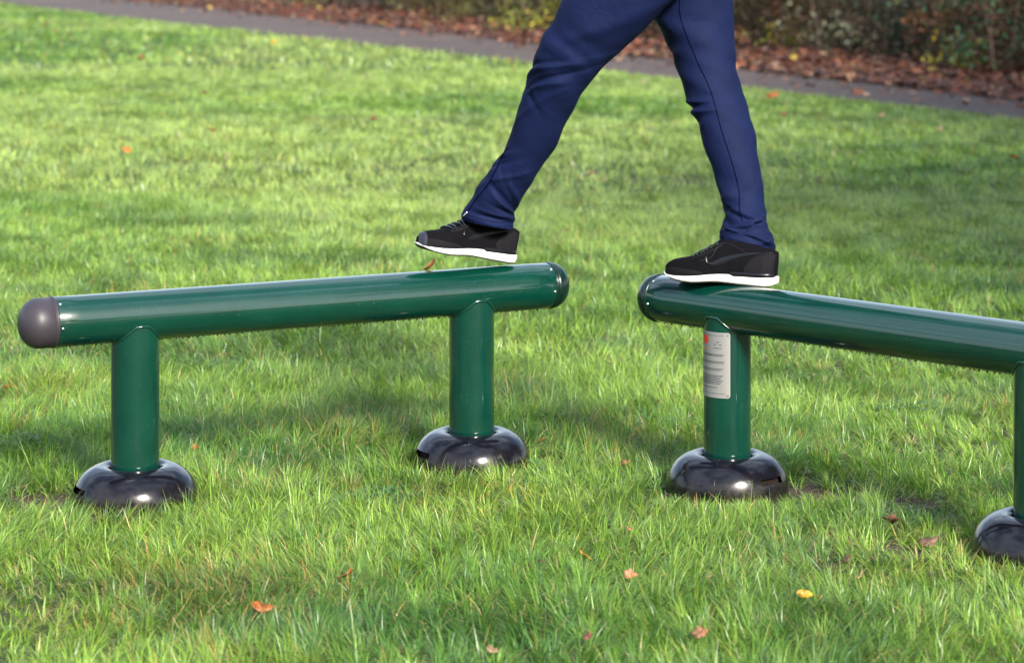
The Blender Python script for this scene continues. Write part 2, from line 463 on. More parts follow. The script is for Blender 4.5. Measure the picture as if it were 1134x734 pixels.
def rrect(x0, y0, x1, y1, r, n=5):
    pts = []
    for cx, cy, a in ((x1-r, y0+r, -90), (x1-r, y1-r, 0), (x0+r, y1-r, 90), (x0+r, y0+r, 180)):
        for k in range(n+1):
            t = math.radians(a+90*k/n); pts.append((cx+r*math.cos(t), cy+r*math.sin(t)))
    return pts
plate = plate_patch('information_plate', rrect(0, 0, ARC, PH, .007), .0012, M['plate'], post2)
sol = plate.modifiers.new('thickness', 'SOLIDIFY'); sol.thickness = .001; sol.offset = -1
# printed content: fine broken lines of unreadable small print, a red badge, an orange rule, a three-mark emblem
def ink_rows(rows):
    V = []; Fc = []; rr = random.Random(5)
    arc = ARC
    def q(xa, xb, ya, yb):
        m = max(1, int((xb-xa)/.004))
        for i in range(m):
            p, r_ = xa+(xb-xa)*i/m, xa+(xb-xa)*(i+1)/m; b = len(V)
            for (xx, yy) in ((p, ya), (r_, ya), (r_, yb), (p, yb)):
                V.append(plate_pt(PA0+(xx/arc)*(PA1-PA0), PZ0+yy, .0017))
            Fc.append((b, b+1, b+2, b+3))
    for (x0, x1, y, h) in rows:
        x = x0
        while x < x1:
            w = rr.uniform(.002, .006); q(x, min(x+w, x1), y, y+h); x += w+rr.uniform(.0006, .0012)
    return V, Fc
rows = []
for y in (.112, .1085): rows.append((.03, ARC-.018, y, .0017))
rows.append((.03, ARC-.014, .093, .0019)); rows.append((.03, ARC-.016, .0895, .0014))
rows.append((.03, ARC-.017, .0745, .0018)); rows.append((.03, ARC-.024, .071, .0012))
for i in range(6): rows.append((.03, ARC-.018-.004*(i % 3), .057-.0042*i, .0017))
rows.append((.03, ARC-.034, .026, .0018)); rows.append((.03, ARC-.012, .011, .0009)); rows.append((.02, ARC-.016, .1615, .0008))
rows.append((ARC-.044, ARC-.022, .1285, .0018))
Vi, Fi = ink_rows(rows)
mesh_obj('plate_print', Vi, Fi, M['ink'], plate, smooth=False)
def ell(cx, cy, a, b, n=14, rot=0): return [(cx+a*math.cos(2*PI*k/n), cy+b*math.sin(2*PI*k/n)) for k in range(n)]
bx = ARC-.074
plate_patch('badge', [(bx-.012, .139), (bx-.004, .136), (bx+.006, .139), (bx+.0115, .146), (bx+.011, .158), (bx+.004, .1605), (bx-.004, .158), (bx-.012, .1605), (bx-.016, .15)], .0018, M['red'], plate)
plate_patch('orange_rule', [(bx-.014, .1235), (bx+.010, .1235), (bx+.010, .1262), (bx-.014, .1262)], .0018, M['orange'], plate)
ex, ey = ARC-.033, .1385
for (dx, dy) in ((-.0068, 0), (.0068, 0), (0, .0065)):
    plate_patch('emblem_mark', [(ex+dx-.005, ey+dy+.0016), (ex+dx, ey+dy-.0020), (ex+dx+.005, ey+dy+.0016), (ex+dx, ey+dy+.0004)], .0018, M['ink'], plate)
for u, v in ((ARC-.0065, .0065), (ARC-.0065, PH-.0065)):
    plate_patch('rivet', ell(u, v, .0026, .0026, 10), .0022, M['steel'], plate)

# ------------------------------------------------------------------ person
def catmull(P_, m):
    """P_: list of numpy arrays, resample to m points"""
    P_ = np.array(P_, float); n = len(P_)
    ext = np.vstack([2*P_[0]-P_[1], P_, 2*P_[-1]-P_[-2]])
    out = []
    for t in np.linspace(0, n-1, m):
        i = min(int(t), n-2); f = t-i
        p0, p1, p2, p3 = ext[i], ext[i+1], ext[i+2], ext[i+3]
        out.append(.5*((2*p1)+(-p0+p2)*f+(2*p0-5*p1+4*p2-p3)*f*f+(-p0+3*p1-3*p2+p3)*f**3))
    return np.array(out)
# rows: front px, front py, back px, back py, depth Y, half thickness across
LEG_L = [(705, -150, 812, -120, 6.745, .125), (668, -85, 795, -55, 6.735, .118), (646, -46, 768, -18, 6.73, .108), (627, -8, 738, 8, 6.73, .100), (611, 23, 705, 40, 6.74, .092),
         (600, 43, 684, 60, 6.75, .085), (592.5, 60, 664, 80, 6.76, .079), (587, 79, 647, 102, 6.775, .073), (579, 107, 632, 127, 6.80, .068),
         (569, 139, 618.5, 157, 6.83, .064), (558, 166, 604.5, 179, 6.855, .061), (546, 183, 593, 197, 6.87, .060), (534, 198, 583.5, 210, 6.885, .060),
         (524, 217, 574, 226, 6.90, .059), (512, 234, 569, 240, 6.915, .060), (511, 243, 568.5, 254, 6.92, .058)]
LEG_R = [(700, -150, 812, -120, 6.845, .125), (704, -85, 808, -60, 6.85, .115), (709, -25, 810, -20, 6.85, .105), (718, 8, 811.5, 5, 6.85, .096), (728, 28, 813, 31, 6.84, .090),
         (738, 49, 814.5, 52, 6.83, .085), (747, 68, 816, 73, 6.815, .080), (754, 88, 819, 92, 6.80, .077), (760, 108, 825.5, 108, 6.785, .073),
         (768, 126, 832, 130, 6.765, .070), (777, 155, 837.5, 155, 6.74, .065), (788, 185, 841, 182, 6.72, .060), (795.5, 209, 844.5, 208, 6.70, .056),
         (800.5, 229, 847, 228, 6.69, .055), (801, 244, 849, 244, 6.68, .056), (797.5, 258, 854.5, 260, 6.67, .058), (796.5, 271, 857, 283, 6.665, .057)]
# folds: (s centre 0..1, width, amplitude, theta centre, theta width, skew)   theta: 0 = front edge, pi = back edge, 3pi/2 = towards camera
FOLD_L = [(.445, .011, .0050, 5.5, 1.3, .05), (.475, .010, -.0060, 5.3, 1.2, .06), (.50, .010, .0050, 5.5, 1.0, .04), (.425, .010, -.0050, 5.6, 1.0, .04),
          (.525, .008, -.0040, 5.6, .7, -.04), (.545, .010, .0030, 5.3, .8, .07), (.36, .02, -.004, 4.6, 1.2, -.05), (.40, .012, .0030, 4.9, 1.3, .05),
          (.86, .010, -.0060, 4.2, 1.0, -.05), (.885, .009, .0055, 4.1, 1.1, -.05), (.905, .007, -.0055, 4.0, .9, -.03), (.83, .012, .0040, 4.0, 1.0, -.06),
          (.925, .008, .0045, 4.3, 1.1, -.02), (.945, .006, -.0040, 4.3, 1.2, -.02), (.78, .014, .0030, 5.2, 1.1, .06), (.72, .010, -.0035, 5.7, .7, .05), (.68, .010, .0035, 5.8, .6, .03),
          (.80, .010, -.0030, 4.6, 1.1, -.08), (.25, .03, .004, 4.4, 1.1, .08), (.3, .02, -.003, 4.8, 1.0, -.05)]
FOLD_R = [(.535, .009, -.0060, 5.9, .8, .02), (.555, .008, .0060, 5.9, .8, .02), (.515, .009, .0050, 5.9, .8, .01), (.575, .008, -.0040, 5.8, .8, .03),
          (.84, .010, .0045, 4.6, 1.3, -.04), (.865, .008, -.0055, 4.7, 1.2, -.04), (.885, .007, .0060, 4.8, 1.3, .03), (.905, .006, -.0060, 4.6, 1.4, .04),
          (.93, .008, .0070, 4.7, 1.6, -.03), (.95, .006, -.0050, 4.4, 1.4, -.05), (.965, .006, .0035, 4.3, 1.2, .03), (.80, .012, -.0035, 5.4, .9, .05), (.77, .012, .0030, 5.6, .8, .04),
          (.70, .015, .0020, 4.2, .9, -.05), (.3, .02, -.003, 5.6, 1.0, .06), (.33, .02, .003, 5.4, .9, .06), (.62, .015, -.002, 3.9, .9, -.05)]
def leg_mesh(rows, folds, scale=1.0, nr=190, na=72, seed=1, hem=True, trim=1.0):
    R = catmull(rows, nr); V = []; Fc = []
    r_ = np.random.default_rng(seed)
    ph = r_.random((6, 3))*6.28
    for i, (fx, fy, bx, by, Y, th) in enumerate(R):
        s = i/(nr-1)
        if s > trim: R = R[:i]; break
        f = P(fx, fy, Y); b = P(bx, by, Y); c = (f+b)/2; e1 = (f-b)/2
        hw = e1.length
        for k in range(na):
            t = 2*PI*k/na
            d = 0
            if scale == 1.0:
                for (s0, w, A, tc, tw, sk) in folds:
                    dt = (t-tc+PI) % (2*PI)-PI
                    d += 1.5*A*math.exp(-((s-s0-sk*dt)/w)**2)*math.exp(-(dt/tw)**2)
                    # low irregularities
                for j in range(6):
                    d += .0009*math.sin((9+13*j)*s+ph[j, 0]+(1+j % 3)*t+ph[j, 1])
                if hem and s > .945: d += .0016
                if hem and .940 < s < .946: d -= .0012
            k1 = (hw*scale+d)/hw
            ct, st = math.cos(t), math.sin(t)
            p = c+e1*ct*k1+Vector((0, (th*scale+d)*st, 0))
            V.append(p)
    nr2 = len(V)//na
    for i in range(nr2-1):
        for k in range(na):
            k2 = (k+1) % na; Fc.append((i*na+k, i*na+k2, (i+1)*na+k2, (i+1)*na+k))
    if hem and scale == 1.0:      # cuff turns up inside
        last = nr2-1
        c = sum((V[last*na+k] for k in range(na)), Vector())/na
        b0 = len(V)
        for (sc, up) in ((.93, .001), (.90, .02)):
            for k in range(na): V.append(c+(V[last*na+k]-c)*sc+Vector((0, 0, up)))
        rings = [last*na, b0, b0+na]
        for a_, b_ in zip(rings[:-1], rings[1:]):
            for k in range(na):
                k2 = (k+1) % na; Fc.append((a_+k, a_+k2, b_+k2, b_+k))
        Fc.append(tuple(b0+na+k for k in range(na)))
    else:
        Fc.append(tuple((nr2-1)*na+k for k in range(na)))
    Fc.append(tuple(range(na-1, -1, -1)))
    return V, Fc
def pelvis(scale=1.0):
    rows = [(.64, 6.795, 1.315, .055, .05), (.63, 6.795, 1.33, .11, .09), (.625, 6.795, 1.38, .150, .145), (.625, 6.795, 1.45, .168, .185), (.62, 6.795, 1.52, .155, .18),
            (.615, 6.795, 1.62, .135, .165), (.612, 6.795, 1.66, .13, .16)]
    R = catmull([np.array(r, float) for r in rows], 40); V = []; Fc = []; na = 56
    # hips span along Y (side to side) and X (front to back)
    for (x, y, z, rx, ry) in R:
        for k in range(na):
            t = 2*PI*k/na; V.append(Vector((x-.17+rx*scale*math.cos(t), y+ry*scale*math.sin(t), z)))
    for i in range(len(R)-1):
        for k in range(na):
            k2 = (k+1) % na; Fc.append((i*na+k, i*na+k2, (i+1)*na+k2, (i+1)*na+k))
    Fc.append(tuple(range(na-1, -1, -1))); Fc.append(tuple((len(R)-1)*na+k for k in range(na)))
    return V, Fc
def merged(name, parts, mat, voxel, smooth_it, origin, parent=None):
    V, Fc = [], []
    for v, f in parts:
        b = len(V); V += list(v); Fc += [tuple(i+b for i in q) for q in f]
    me = bpy.data.meshes.new(name+'_src'); me.from_pydata([tuple(v) for v in V], [], Fc)
    bm = bmesh.new(); bm.from_mesh(me); bmesh.ops.recalc_face_normals(bm, faces=bm.faces); bm.to_mesh(me); bm.free()
    tmp = bpy.data.objects.new('tmp_src', me); COL.objects.link(tmp)
    r = tmp.modifiers.new('r', 'REMESH'); r.mode = 'VOXEL'; r.voxel_size = voxel
    sm = tmp.modifiers.new('s', 'SMOOTH'); sm.iterations = smooth_it; sm.factor = .5
    dg = bpy.context.evaluated_depsgraph_get()
    me2 = bpy.data.meshes.new_from_object(tmp.evaluated_get(dg))
    bpy.data.objects.remove(tmp); bpy.data.meshes.remove(me)
    me2.name = name; me2.transform(Matrix.Translation(-Vector(origin)))
    me2.polygons.foreach_set('use_smooth', [True]*len(me2.polygons))
    me2.materials.clear(); me2.materials.append(mat)
    o = bpy.data.objects.new(name, me2); COL.objects.link(o)
    if parent: o.parent = parent
    else: o.location = origin
    return o
base = Vector((.548, 6.645, AX+RB))
# feet of the body inside the shoes
def foot_v(center, heading, pitch, zup):
    rows = []
    h = Vector((math.cos(heading)*math.cos(pitch), math.sin(heading)*math.cos(pitch), math.sin(pitch)))
    side = Vector((-math.sin(heading), math.cos(heading), 0)); up = h.cross(side)*-1
    if up.z < 0: up = -up
    V = []; Fc = []; na = 20
    st = [(.11, .012, .010, .032), (.09, .03, .016, .034), (.05, .034, .024, .040), (.0, .028, .034, .050), (-.05, .026, .042, .058), (-.09, .025, .035, .052), (-.115, .012, .02, .045)]
    for (x, w, hh, zc) in st:
        for k in range(na):
            t = 2*PI*k/na; V.append(center+h*x+side*w*math.cos(t)+up*(zc+hh*.75*math.sin(t)))
    for i in range(len(st)-1):
        for k in range(na):
            k2 = (k+1) % na; Fc.append((i*na+k, i*na+k2, (i+1)*na+k2, (i+1)*na+k))
    Fc.append(tuple(range(na))); Fc.append(tuple((len(st)-1)*na+k for k in range(na)))
    return V, Fc
SHL = dict(c=Vector((-.130, 6.918, .580)), head=math.atan2(-.462, -.887), pitch=math.radians(10.5))
SHR = dict(c=Vector((.548, 6.640, .5485)), head=math.atan2(.36, -.93), pitch=math.radians(1.0))
def ext_ring(rows, fx, fy, bx, by, Y, th): return rows[:-1]+[(fx, fy, bx, by, Y, th)]
body = merged('person', [leg_mesh(LEG_L, [], .72, nr=80, na=32, hem=False), leg_mesh(LEG_R, [], .72, nr=80, na=32, hem=False), pelvis(.85),
              foot_v(SHL['c'], SHL['head'], SHL['pitch'], 0), foot_v(SHR['c'], SHR['head'], SHR['pitch'], 0)], M['skin'], .008, 4, base)
tag(body, 'person in navy tracksuit trousers and black trainers striding from one green beam to the other', 'person')
trousers = merged('trousers', [leg_mesh(LEG_L, FOLD_L, seed=1), leg_mesh(LEG_R, FOLD_R, seed=2), pelvis()], M['cloth'], .0032, 2, base, parent=body)
# ray-cast helper to lay seams on the cloth
bpy.context.view_layer.update()
tv = [v.co+base for v in trousers.data.vertices]
tf = [tuple(p.vertices) for p in trousers.data.polygons]
BV = BVHTree.FromPolygons(tv, tf)
CAMP = Vector((0, 0, CAMH))
def on_cloth(px, py):
    d = (P(px, py, 1.0)-CAMP).normalized()
    h = BV.ray_cast(CAMP, d)
    if h[0] is None: return None
    return h[0]+h[1]*.0004
def cloth_line(name, pts, r, mat):
    out = []
    P2 = catmull([np.array(p, float) for p in pts], 40*max(1, len(pts)//3))
    for (a, b) in P2:
        q = on_cloth(a, b)
        if q is not None: out.append(q-base)
    if len(out) > 3:
        V, Fc = tube_path(out, r, 6); return mesh_obj(name, V, Fc, mat, trousers)
cloth_line('seam', [(757, -30), (753, 15), (770, 63), (787, 101), (799, 144), (810, 178), (818, 209), (819, 230), (822, 246)], .0012, M['seam'])
zipm = cloth_line('zip', [(563, 164), (557, 172), (550.5, 186), (540, 205), (528, 220), (517, 236)], .0018, M['seam'])
for off in (0, 5):
    cloth_line('hem_stitch', [(516, 237.5+off*.9), (533, 242.5+off), (551, 246+off), (566, 245.5+off)], .0006, M['seam'])
    cloth_line('hem_stitch', [(800, 262+off), (815, 266+off), (835, 271+off), (854, 272+off)], .0006, M['seam'])
q = on_cloth(516.5, 236)
if q is not None:
    q -= base
    V, Fc = tube_path([q+Vector((.004, -.002, .004)), q+Vector((0, -.003, .0)), q+Vector((-.006, -.003, -.006)), q+Vector((-.0085, -.003, -.0085))], .0018, 8)
    mesh_obj('zip_pull', V, Fc, M['steel'], trousers)

# ---- shoes, local: x to the toe, z up
US = [0, .03, .07, .13, .2, .28, .36, .44, .52, .6, .7, .8, .9, .96, 1.0]
WT = [.006, .022, .032, .041, .0465, .048, .0455, .041, .0375, .036, .036, .0365, .034, .026, .010]
ZB = [.018, .0155, .0150, .0155, .0165, .0185, .0215, .025, .027, .028, .029, .029, .029, .029, .029]
HT = [.036, .046, .053, .058, .062, .070, .082, .097, .113, .116, .112, .104, .098, .096, .090]
SB = [.018, .012, .007, .003, .001, .000, .002, .0045, .005, .0035, .002, .001, .000, .001, .006]
LEN = .302
def cur(tab, u): return float(np.interp(u, US, tab))
def side_pt(u, v, side, off=0.0):
    """v 0 at sole edge .. 1 at top centre"""
    w, zb, h = cur(WT, u), cur(ZB, u), cur(HT, u)
    th = v*PI/2
    narrow = 1-(.34*max(0, min(1, (u-.35)/.25)))*math.sin(th)**1.2
    y = (w+off)*max(math.cos(th), 0)**.62*narrow
    z = zb+(h-zb+off)*math.sin(th)**.86
    x = LEN/2-LEN*u
    if u > .9: x += -.004*math.sin(th*1.4)*(u-.9)/.1
    return Vector((x, side*y, z))
def smoothgrid(us, vs): pass
def make_shoe(sh, toe_grey):
    T = Matrix.Translation(sh['c']-base) @ Matrix.Rotation(sh['head'], 4, 'Z') @ Matrix.Rotation(-sh['pitch'], 4, 'Y')
    if sh.get('roll'): T = T @ Matrix.Rotation(sh['roll'], 4, 'X')
    def add(name, V, Fc, mat, parent, smooth=True):
        o = mesh_obj(name, [T @ Vector(v) for v in V], Fc, mat, parent, smooth)
        return o
    nu, nv = 60, 26
    us = [.5-.5*math.cos(PI*i/(nu-1)) for i in range(nu)]
    V = []; Fc = []
    for u in us:
        for k in range(nv+1):
            v = k/nv*2
            V.append(side_pt(u, v if v <= 1 else 2-v, 1 if v <= 1 else -1))
    m = nv+1
    for i in range(nu-1):
        for k in range(nv):
            Fc.append((i*m+k, (i+1)*m+k, (i+1)*m+k+1, i*m+k+1))
    Fc.append(tuple(range(m))); Fc.append(tuple((nu-1)*m+k for k in range(m-1, -1, -1)))
    upper = add('shoe', V, Fc, M['shoe'], body)
    # midsole (white) and outsole (black)
    def slab(name, zt, zl, wadd, mat, xadd=0.0, u0=0, u1=1, ledge=True, n=60):
        V = []; Fc = []
        uu = [u0+(u1-u0)*(.5-.5*math.cos(PI*i/(n-1))) for i in range(n)]
        for u in uu:
            w = cur(WT, u)+wadd(u); x = LEN/2+xadd-(LEN+2*xadd)*u
            top, bot = zt(u), zl(u)
            flare = .0015
            for (yy, zz) in ((-w+.004, top), (-w, top-.0012), (-w-flare*.6, (top+bot)/2), (-w+.0005, bot+.001), (-w+.005, bot),
                             (w-.005, bot), (w-.0005, bot+.001), (w+flare*.6, (top+bot)/2), (w, top-.0012), (w-.004, top)):
                V.append((x, yy, zz))
        m = 10
        for i in range(n-1):
            for k in range(m):
                k2 = (k+1) % m; Fc.append((i*m+k, (i+1)*m+k, (i+1)*m+k2, i*m+k2))
        Fc.append(tuple(range(m))); Fc.append(tuple((n-1)*m+k for k in range(m-1, -1, -1)))
        return add(name, V, Fc, mat, upper)
    slab('midsole', lambda u: cur(ZB, u)-(.004 if .62 < u else .0), lambda u: cur(SB, u)+.0025, lambda u: .0035, M['sole'], xadd=.003)
    # tread blocks
    V = []; Fc = []
    k = 0; u = .015
    while u < .985:
        u2 = min(u+.045, .99)
        a, b2 = u, u2-.008
        ring = []
        for uu in (a, (a+b2)/2, b2):
            w = cur(WT, uu)+.0022; x = LEN/2-LEN*uu; z = cur(SB, uu)
            ring.append([(x, -w, z+.0035), (x, -w+.001, z), (x, w-.001, z), (x, w, z+.0035)])
        b = len(V)
        for r_ in ring: V += r_
        for i in range(2):
            for q_ in range(4): Fc.append((b+i*4+q_, b+(i+1)*4+q_, b+(i+1)*4+(q_+1) % 4, b+i*4+(q_+1) % 4))
        Fc.append((b, b+1, b+2, b+3)); Fc.append((b+11, b+10, b+9, b+8))
        u = u2
    add('outsole', V, Fc, M['outsole'], upper, smooth=False)
    # heel clip wraps the heel above the midsole
    V = []; Fc = []; pth = []
    for sd in (-1, 1):
        seq = [.62, .68, .75, .82, .88, .93, .965, .99] if sd < 0 else [.99, .965, .93, .88, .82, .75, .68, .62]
        for u in seq: pth.append((LEN/2-LEN*u, sd*(cur(WT, u)+.0028), cur(ZB, u)))
    for (x, y, z) in pth:
        k_ = .0
        V += [(x, y, z-.005), (x-.0, y*1.03, z+.0015), (x, y*1.01, z+.0065), (x, y*.9, z+.0075)]
    for i in range(len(pth)-1):
        for q_ in range(3): Fc.append((i*4+q_, (i+1)*4+q_, (i+1)*4+q_+1, i*4+q_+1))
    add('heel_clip', V, Fc, M['shoe_gloss'], upper)
    # small vent holes / stitched dots above the heel
    for sd in (-1, 1):
        V = []; Fc = []
        for i in range(5):
            for j in range(2):
                p = side_pt(.945-.02*j, .22+.11*i, sd, .0006); b = len(V)
                for k in range(6):
                    a = 2*PI*k/6; V.append(p+Vector((.0011*math.cos(a), sd*.0006, .0011*math.sin(a))))
                Fc.append(tuple(b+k for k in range(6)))
        add('heel_stitching', V, Fc, M['shoe_grey'], upper, smooth=False)
    # patches following the surface
    def patch(name, uvs_top, uvs_bot, sd, off, mat, n=24):
        V = []; Fc = []
        A = catmull([np.array(p, float) for p in uvs_top], n); B = catmull([np.array(p, float) for p in uvs_bot], n)
        for a, b_ in zip(A, B):
            for t in (0, .25, .5, .75, 1):
                u = a[0]*(1-t)+b_[0]*t; v = a[1]*(1-t)+b_[1]*t
                o_ = off*(.2 if t in (0, 1) else 1)
                V.append(side_pt(u, max(v, .0), sd, o_))
        for i in range(n-1):
            for q_ in range(4): Fc.append((i*5+q_, (i+1)*5+q_, (i+1)*5+q_+1, i*5+q_+1))
        return add(name, V, Fc, mat, upper)
    for sd in (-1, 1):
        # curved side stripe, thick at the front and tapering to the heel
        patch('side_stripe', [(.40, .50), (.385, .36), (.44, .25), (.55, .30), (.70, .42), (.90, .62)],
              [(.40, .50), (.43, .20), (.50, .12), (.60, .20), (.74, .36), (.90, .62)], sd, .0022, M['shoe_gloss'])
        patch('mudguard', [(.03, .32), (.08, .34), (.15, .30), (.22, .22), (.30, .14), (.38, .05)], [(.03, .0), (.08, .0), (.15, 0), (.22, 0), (.30, 0), (.38, 0)], sd, .0012, M['overlay'])
        patch('heel_counter', [(.74, .12), (.80, .34), (.87, .50), (.94, .60), (.985, .62)], [(.74, 0), (.80, 0), (.87, 0), (.94, 0), (.985, 0)], sd, .0014, M['overlay'])
        patch('lace_panel', [(.24, .86), (.30, .84), (.38, .80), (.46, .76), (.53, .74)], [(.27, .62), (.33, .58), (.40, .56), (.47, .56), (.53, .58)], sd, .0020, M['overlay'])
        pts = [side_pt(u, v, sd, .0016) for u, v in catmull([np.array(p, float) for p in [(.34, .40), (.40, .36), (.455, .40), (.50, .66), (.56, .68), (.66, .56), (.76, .46), (.86, .52), (.97, .66)]], 50)]
        V, Fc = tube_path(pts, .0006, 5); add('piping', V, Fc, M['shoe_grey'] if not toe_grey else M['shoe_gloss'], upper)
    if toe_grey:
        V = []; Fc = []; nn = 10; mm = 20
        for i in range(nn):
            u = .002+.055*i/(nn-1)
            for k in range(mm+1):
                v = k/mm*2; vv = v if v <= 1 else 2-v
                V.append(side_pt(u, vv, 1 if v <= 1 else -1, .0014))
        for i in range(nn-1):
            for k in range(mm): Fc.append((i*(mm+1)+k, (i+1)*(mm+1)+k, (i+1)*(mm+1)+k+1, i*(mm+1)+k+1))
        add('toe_cap', V, Fc, M['shoe_grey'], upper)
    # laces
    V = []; Fc = []
    for i in range(6):
        u = .27+.043*i
        pts = []
        for k in range(13):
            v = .66+(k/12)*.68; vv = v if v <= 1 else 2-v
            pts.append(side_pt(u+(.02*(k/12) if i % 2 else .02*(1-k/12)), vv, 1 if v <= 1 else -1, .0045))
        v_, f_ = tube_path(pts, .0024, 7); b = len(V); V += v_; Fc += [tuple(x+b for x in f) for f in f_]
    add('laces', V, Fc, M['shoe_gloss'], upper)
    # tongue tip
    return upper
make_shoe(SHL, True)
SHR['roll'] = 0
make_shoe(SHR, False)

# ------------------------------------------------------------------ grass
covers = []
for m_, d_, sh_ in ((m1, d1, -.008), (m2, d2, .008)):
    for s in (-1, 1):
        c = m_+d_*(POFF*s+sh_); covers.append((c.x, c.y))
bare = [(covers[0][0]-.25, covers[0][1]+.02, .16), (covers[2][0]+.24, covers[2][1]+.0, .15), (covers[2][0]+.47, covers[2][1]-.16, .12), (covers[3][0]-.32, covers[3][1]+.02, .10), (covers[0][0]+.20, covers[0][1]-.05, .07),
        (covers[1][0]-.05, covers[1][1]-.12, .10), (covers[3][0]-.5, covers[3][1]-.1, .07), (covers[1][0]+.22, covers[1][1]+.05, .06)]
def blades(N, y0, y1, margin, segs, Lmu, wmu, seed):
    r = np.random.default_rng(seed)
    hx = .2025
    # area weighted sample in the view wedge plus margin
    half = lambda y: hx*y+margin
    M_ = int(N*1.0)
    yy = np.sqrt(r.random(M_*3)*(y1**2-y0**2)+y0**2); 
    acc = r.random(len(yy)) < 1
    yy = yy[:M_]
    # clumps
    xx = (r.random(M_)*2-1)*half(yy)
    cs = .035*(1+yy/12)
    gx, gy = np.round(xx/cs), np.round(yy/cs)
    hsh = np.sin(gx*127.1+gy*311.7)*43758.5453; h1 = hsh-np.floor(hsh)
    hsh = np.sin(gx*269.5+gy*183.3)*24634.6345; h2 = hsh-np.floor(hsh)
    clx, cly = (gx+h1-.5)*cs, (gy+h2-.5)*cs
    pull = (.25+.45*r.random(M_))*np.clip((13-yy)/6, 0, 1)
    x = xx+(clx-xx)*pull; y = yy+(cly-yy)*pull
    # keep out of path
    keep = y < np.interp(x, near_x, near_y)+.04*np.sin(y*5)+.05*np.sin(x*9+y*3)
    dens = np.ones(M_)
    for (cx_, cy_) in covers:
        d = np.hypot(x-cx_, y-cy_); keep &= d > .163
    for (bx_, by_, br) in bare:
        d = np.hypot(x-bx_, y-by_); dens *= np.clip((d/br)**3*.8+.02, .0, 1)
    big = vnoise(x, y, .55, 3)*.6+vnoise(x, y, .21, 4)*.4
    dens *= np.clip(.15+1.55*big, .22, 1)
    keep &= r.random(M_) < dens
    x, y, clx, cly, h1, h2, big = (a[keep] for a in (x, y, clx, cly, h1, h2, big)); n = len(x)
    med = vnoise(x, y, .13, 8); low = vnoise(x, y, 1.7, 9); vlow = vnoise(x, y, 4.5, 10); tin = vnoise(x, y, .045, 12)
    nearcov = np.ones(n)
    for i_, (cx_, cy_) in enumerate(covers):
        d = np.hypot(x-cx_, y-cy_)
        front = (y < cy_)
        cut = .85 if i_ != 2 else .35
        nearcov = np.minimum(nearcov, np.where(front, np.clip(cut+(d-.16)*3.5, 0, 1), np.clip(.8+(d-.16)*2, 0, 1)))
    L = Lmu*(.55+.75*r.random(n))*(.55+.5*big+.45*med)*(.8+.4*low)*nearcov
    L *= np.where(r.random(n) < .07, 1.35, 1)*(.9+.25*r.random(n))
    W = wmu*(.6+.8*r.random(n))
    # lean: away from clump centre plus field direction
    ox, oy = x-clx, y-cly; fd = vnoise(x, y, .38, 21)*2*PI*1.6+vnoise(x, y, .12, 22)*3
    ln = np.hypot(ox, oy)+1e-6
    dx = ox/ln*.8+np.cos(fd)*.75+r.normal(0, .55, n); dy = oy/ln*.8+np.sin(fd)*.75+r.normal(0, .55, n)
    ln = np.hypot(dx, dy)+1e-6; dx /= ln; dy /= ln
    a0 = np.clip(r.normal(.38, .28, n)+.25*med, .02, 1.2); cv = np.clip(r.normal(.95, .6, n)+.4*(big-.5), .0, 2.2)
    cv = np.where(r.random(n) < .08, cv+.8, cv)
    fa = np.arctan2(dy, dx)+PI/2+r.normal(0, .6, n)    # width direction
    wx, wy = np.cos(fa), np.sin(fa)
    cols = 2
    ts = np.linspace(0, 1, segs+1)
    pos = np.zeros((n, segs+1, 2, 3)); px_ = np.zeros(n); pz_ = np.zeros(n)
    for i, t in enumerate(ts):
        if i:
            am = a0+cv*(ts[i]+ts[i-1])/2
            px_ = px_+np.sin(am)*L/segs; pz_ = pz_+np.cos(am)*L/segs
        w = W*(1-t**1.8)*.5 if i < segs else W*.03
        if segs <= 2 and i == 0: w = W*.5
        for s_, sg in enumerate((-1, 1)):
            pos[:, i, s_, 0] = x+dx*px_+wx*w*sg; pos[:, i, s_, 1] = y+dy*px_+wy*w*sg; pos[:, i, s_, 2] = pz_-.002+(.0*W)
    V = pos.reshape(-1, 3)
    st = (segs+1)*2
    basei = np.arange(n)[:, None]*st
    quads = np.concatenate([basei+np.array([[2*i, 2*i+1, 2*i+3, 2*i+2]]) for i in range(segs)], axis=0)
    # colour
    g1 = np.array([.084, .200, .022]); g2 = np.array([.225, .370, .055]); g3 = np.array([.036, .120, .022]); straw = np.array([.42, .27, .09]); blue = np.array([.075, .17, .07])
    m_ = np.clip(.5+1.3*(vnoise(x, y, .8, 31)-.5)+.9*(tin-.5)+r.normal(0, .22, n), 0, 1)[:, None]
    c = g1*(1-m_)+g2*m_
    k3 = (np.clip((vnoise(x, y, .33, 33)-.52)*3, 0, 1)*.7)[:, None]; c = c*(1-k3)+g3*k3
    kp = (np.clip((vnoise(x, y, 2.6, 61)-.30)*2.2, 0, 1)*np.clip((y-7.5)/6, 0, 1))[:, None]; c = c*(1-kp*.55)+np.array([.36, .47, .13])*kp*.55
    c = c*np.clip(r.normal(1, .22, n), .45, 1.6)[:, None]
    kb = (r.random(n) < .12)[:, None]; c = np.where(kb, blue, c)
    pst = .018+.22*np.clip(vnoise(x, y, .30, 41)-.66, 0, 1)*2.2
    # straw-tinted patches in the near left foreground
    pst += .27*np.exp(-(((x+.68)/.30)**2+((y-5.62)/.30)**2))+.22*np.exp(-(((x+.45)/.22)**2+((y-7.4)/.3)**2))+.15*np.exp(-(((x-.9)/.3)**2+((y-5.9)/.25)**2))+.15*np.exp(-(((x+.1)/.2)**2+((y-6.5)/.2)**2))
    ks = r.random(n) < pst
    sm = (.45+.55*r.random(n))[:, None]; c = np.where(ks[:, None], c*(1-sm)+straw*sm*(.6+.8*r.random(n))[:, None], c)
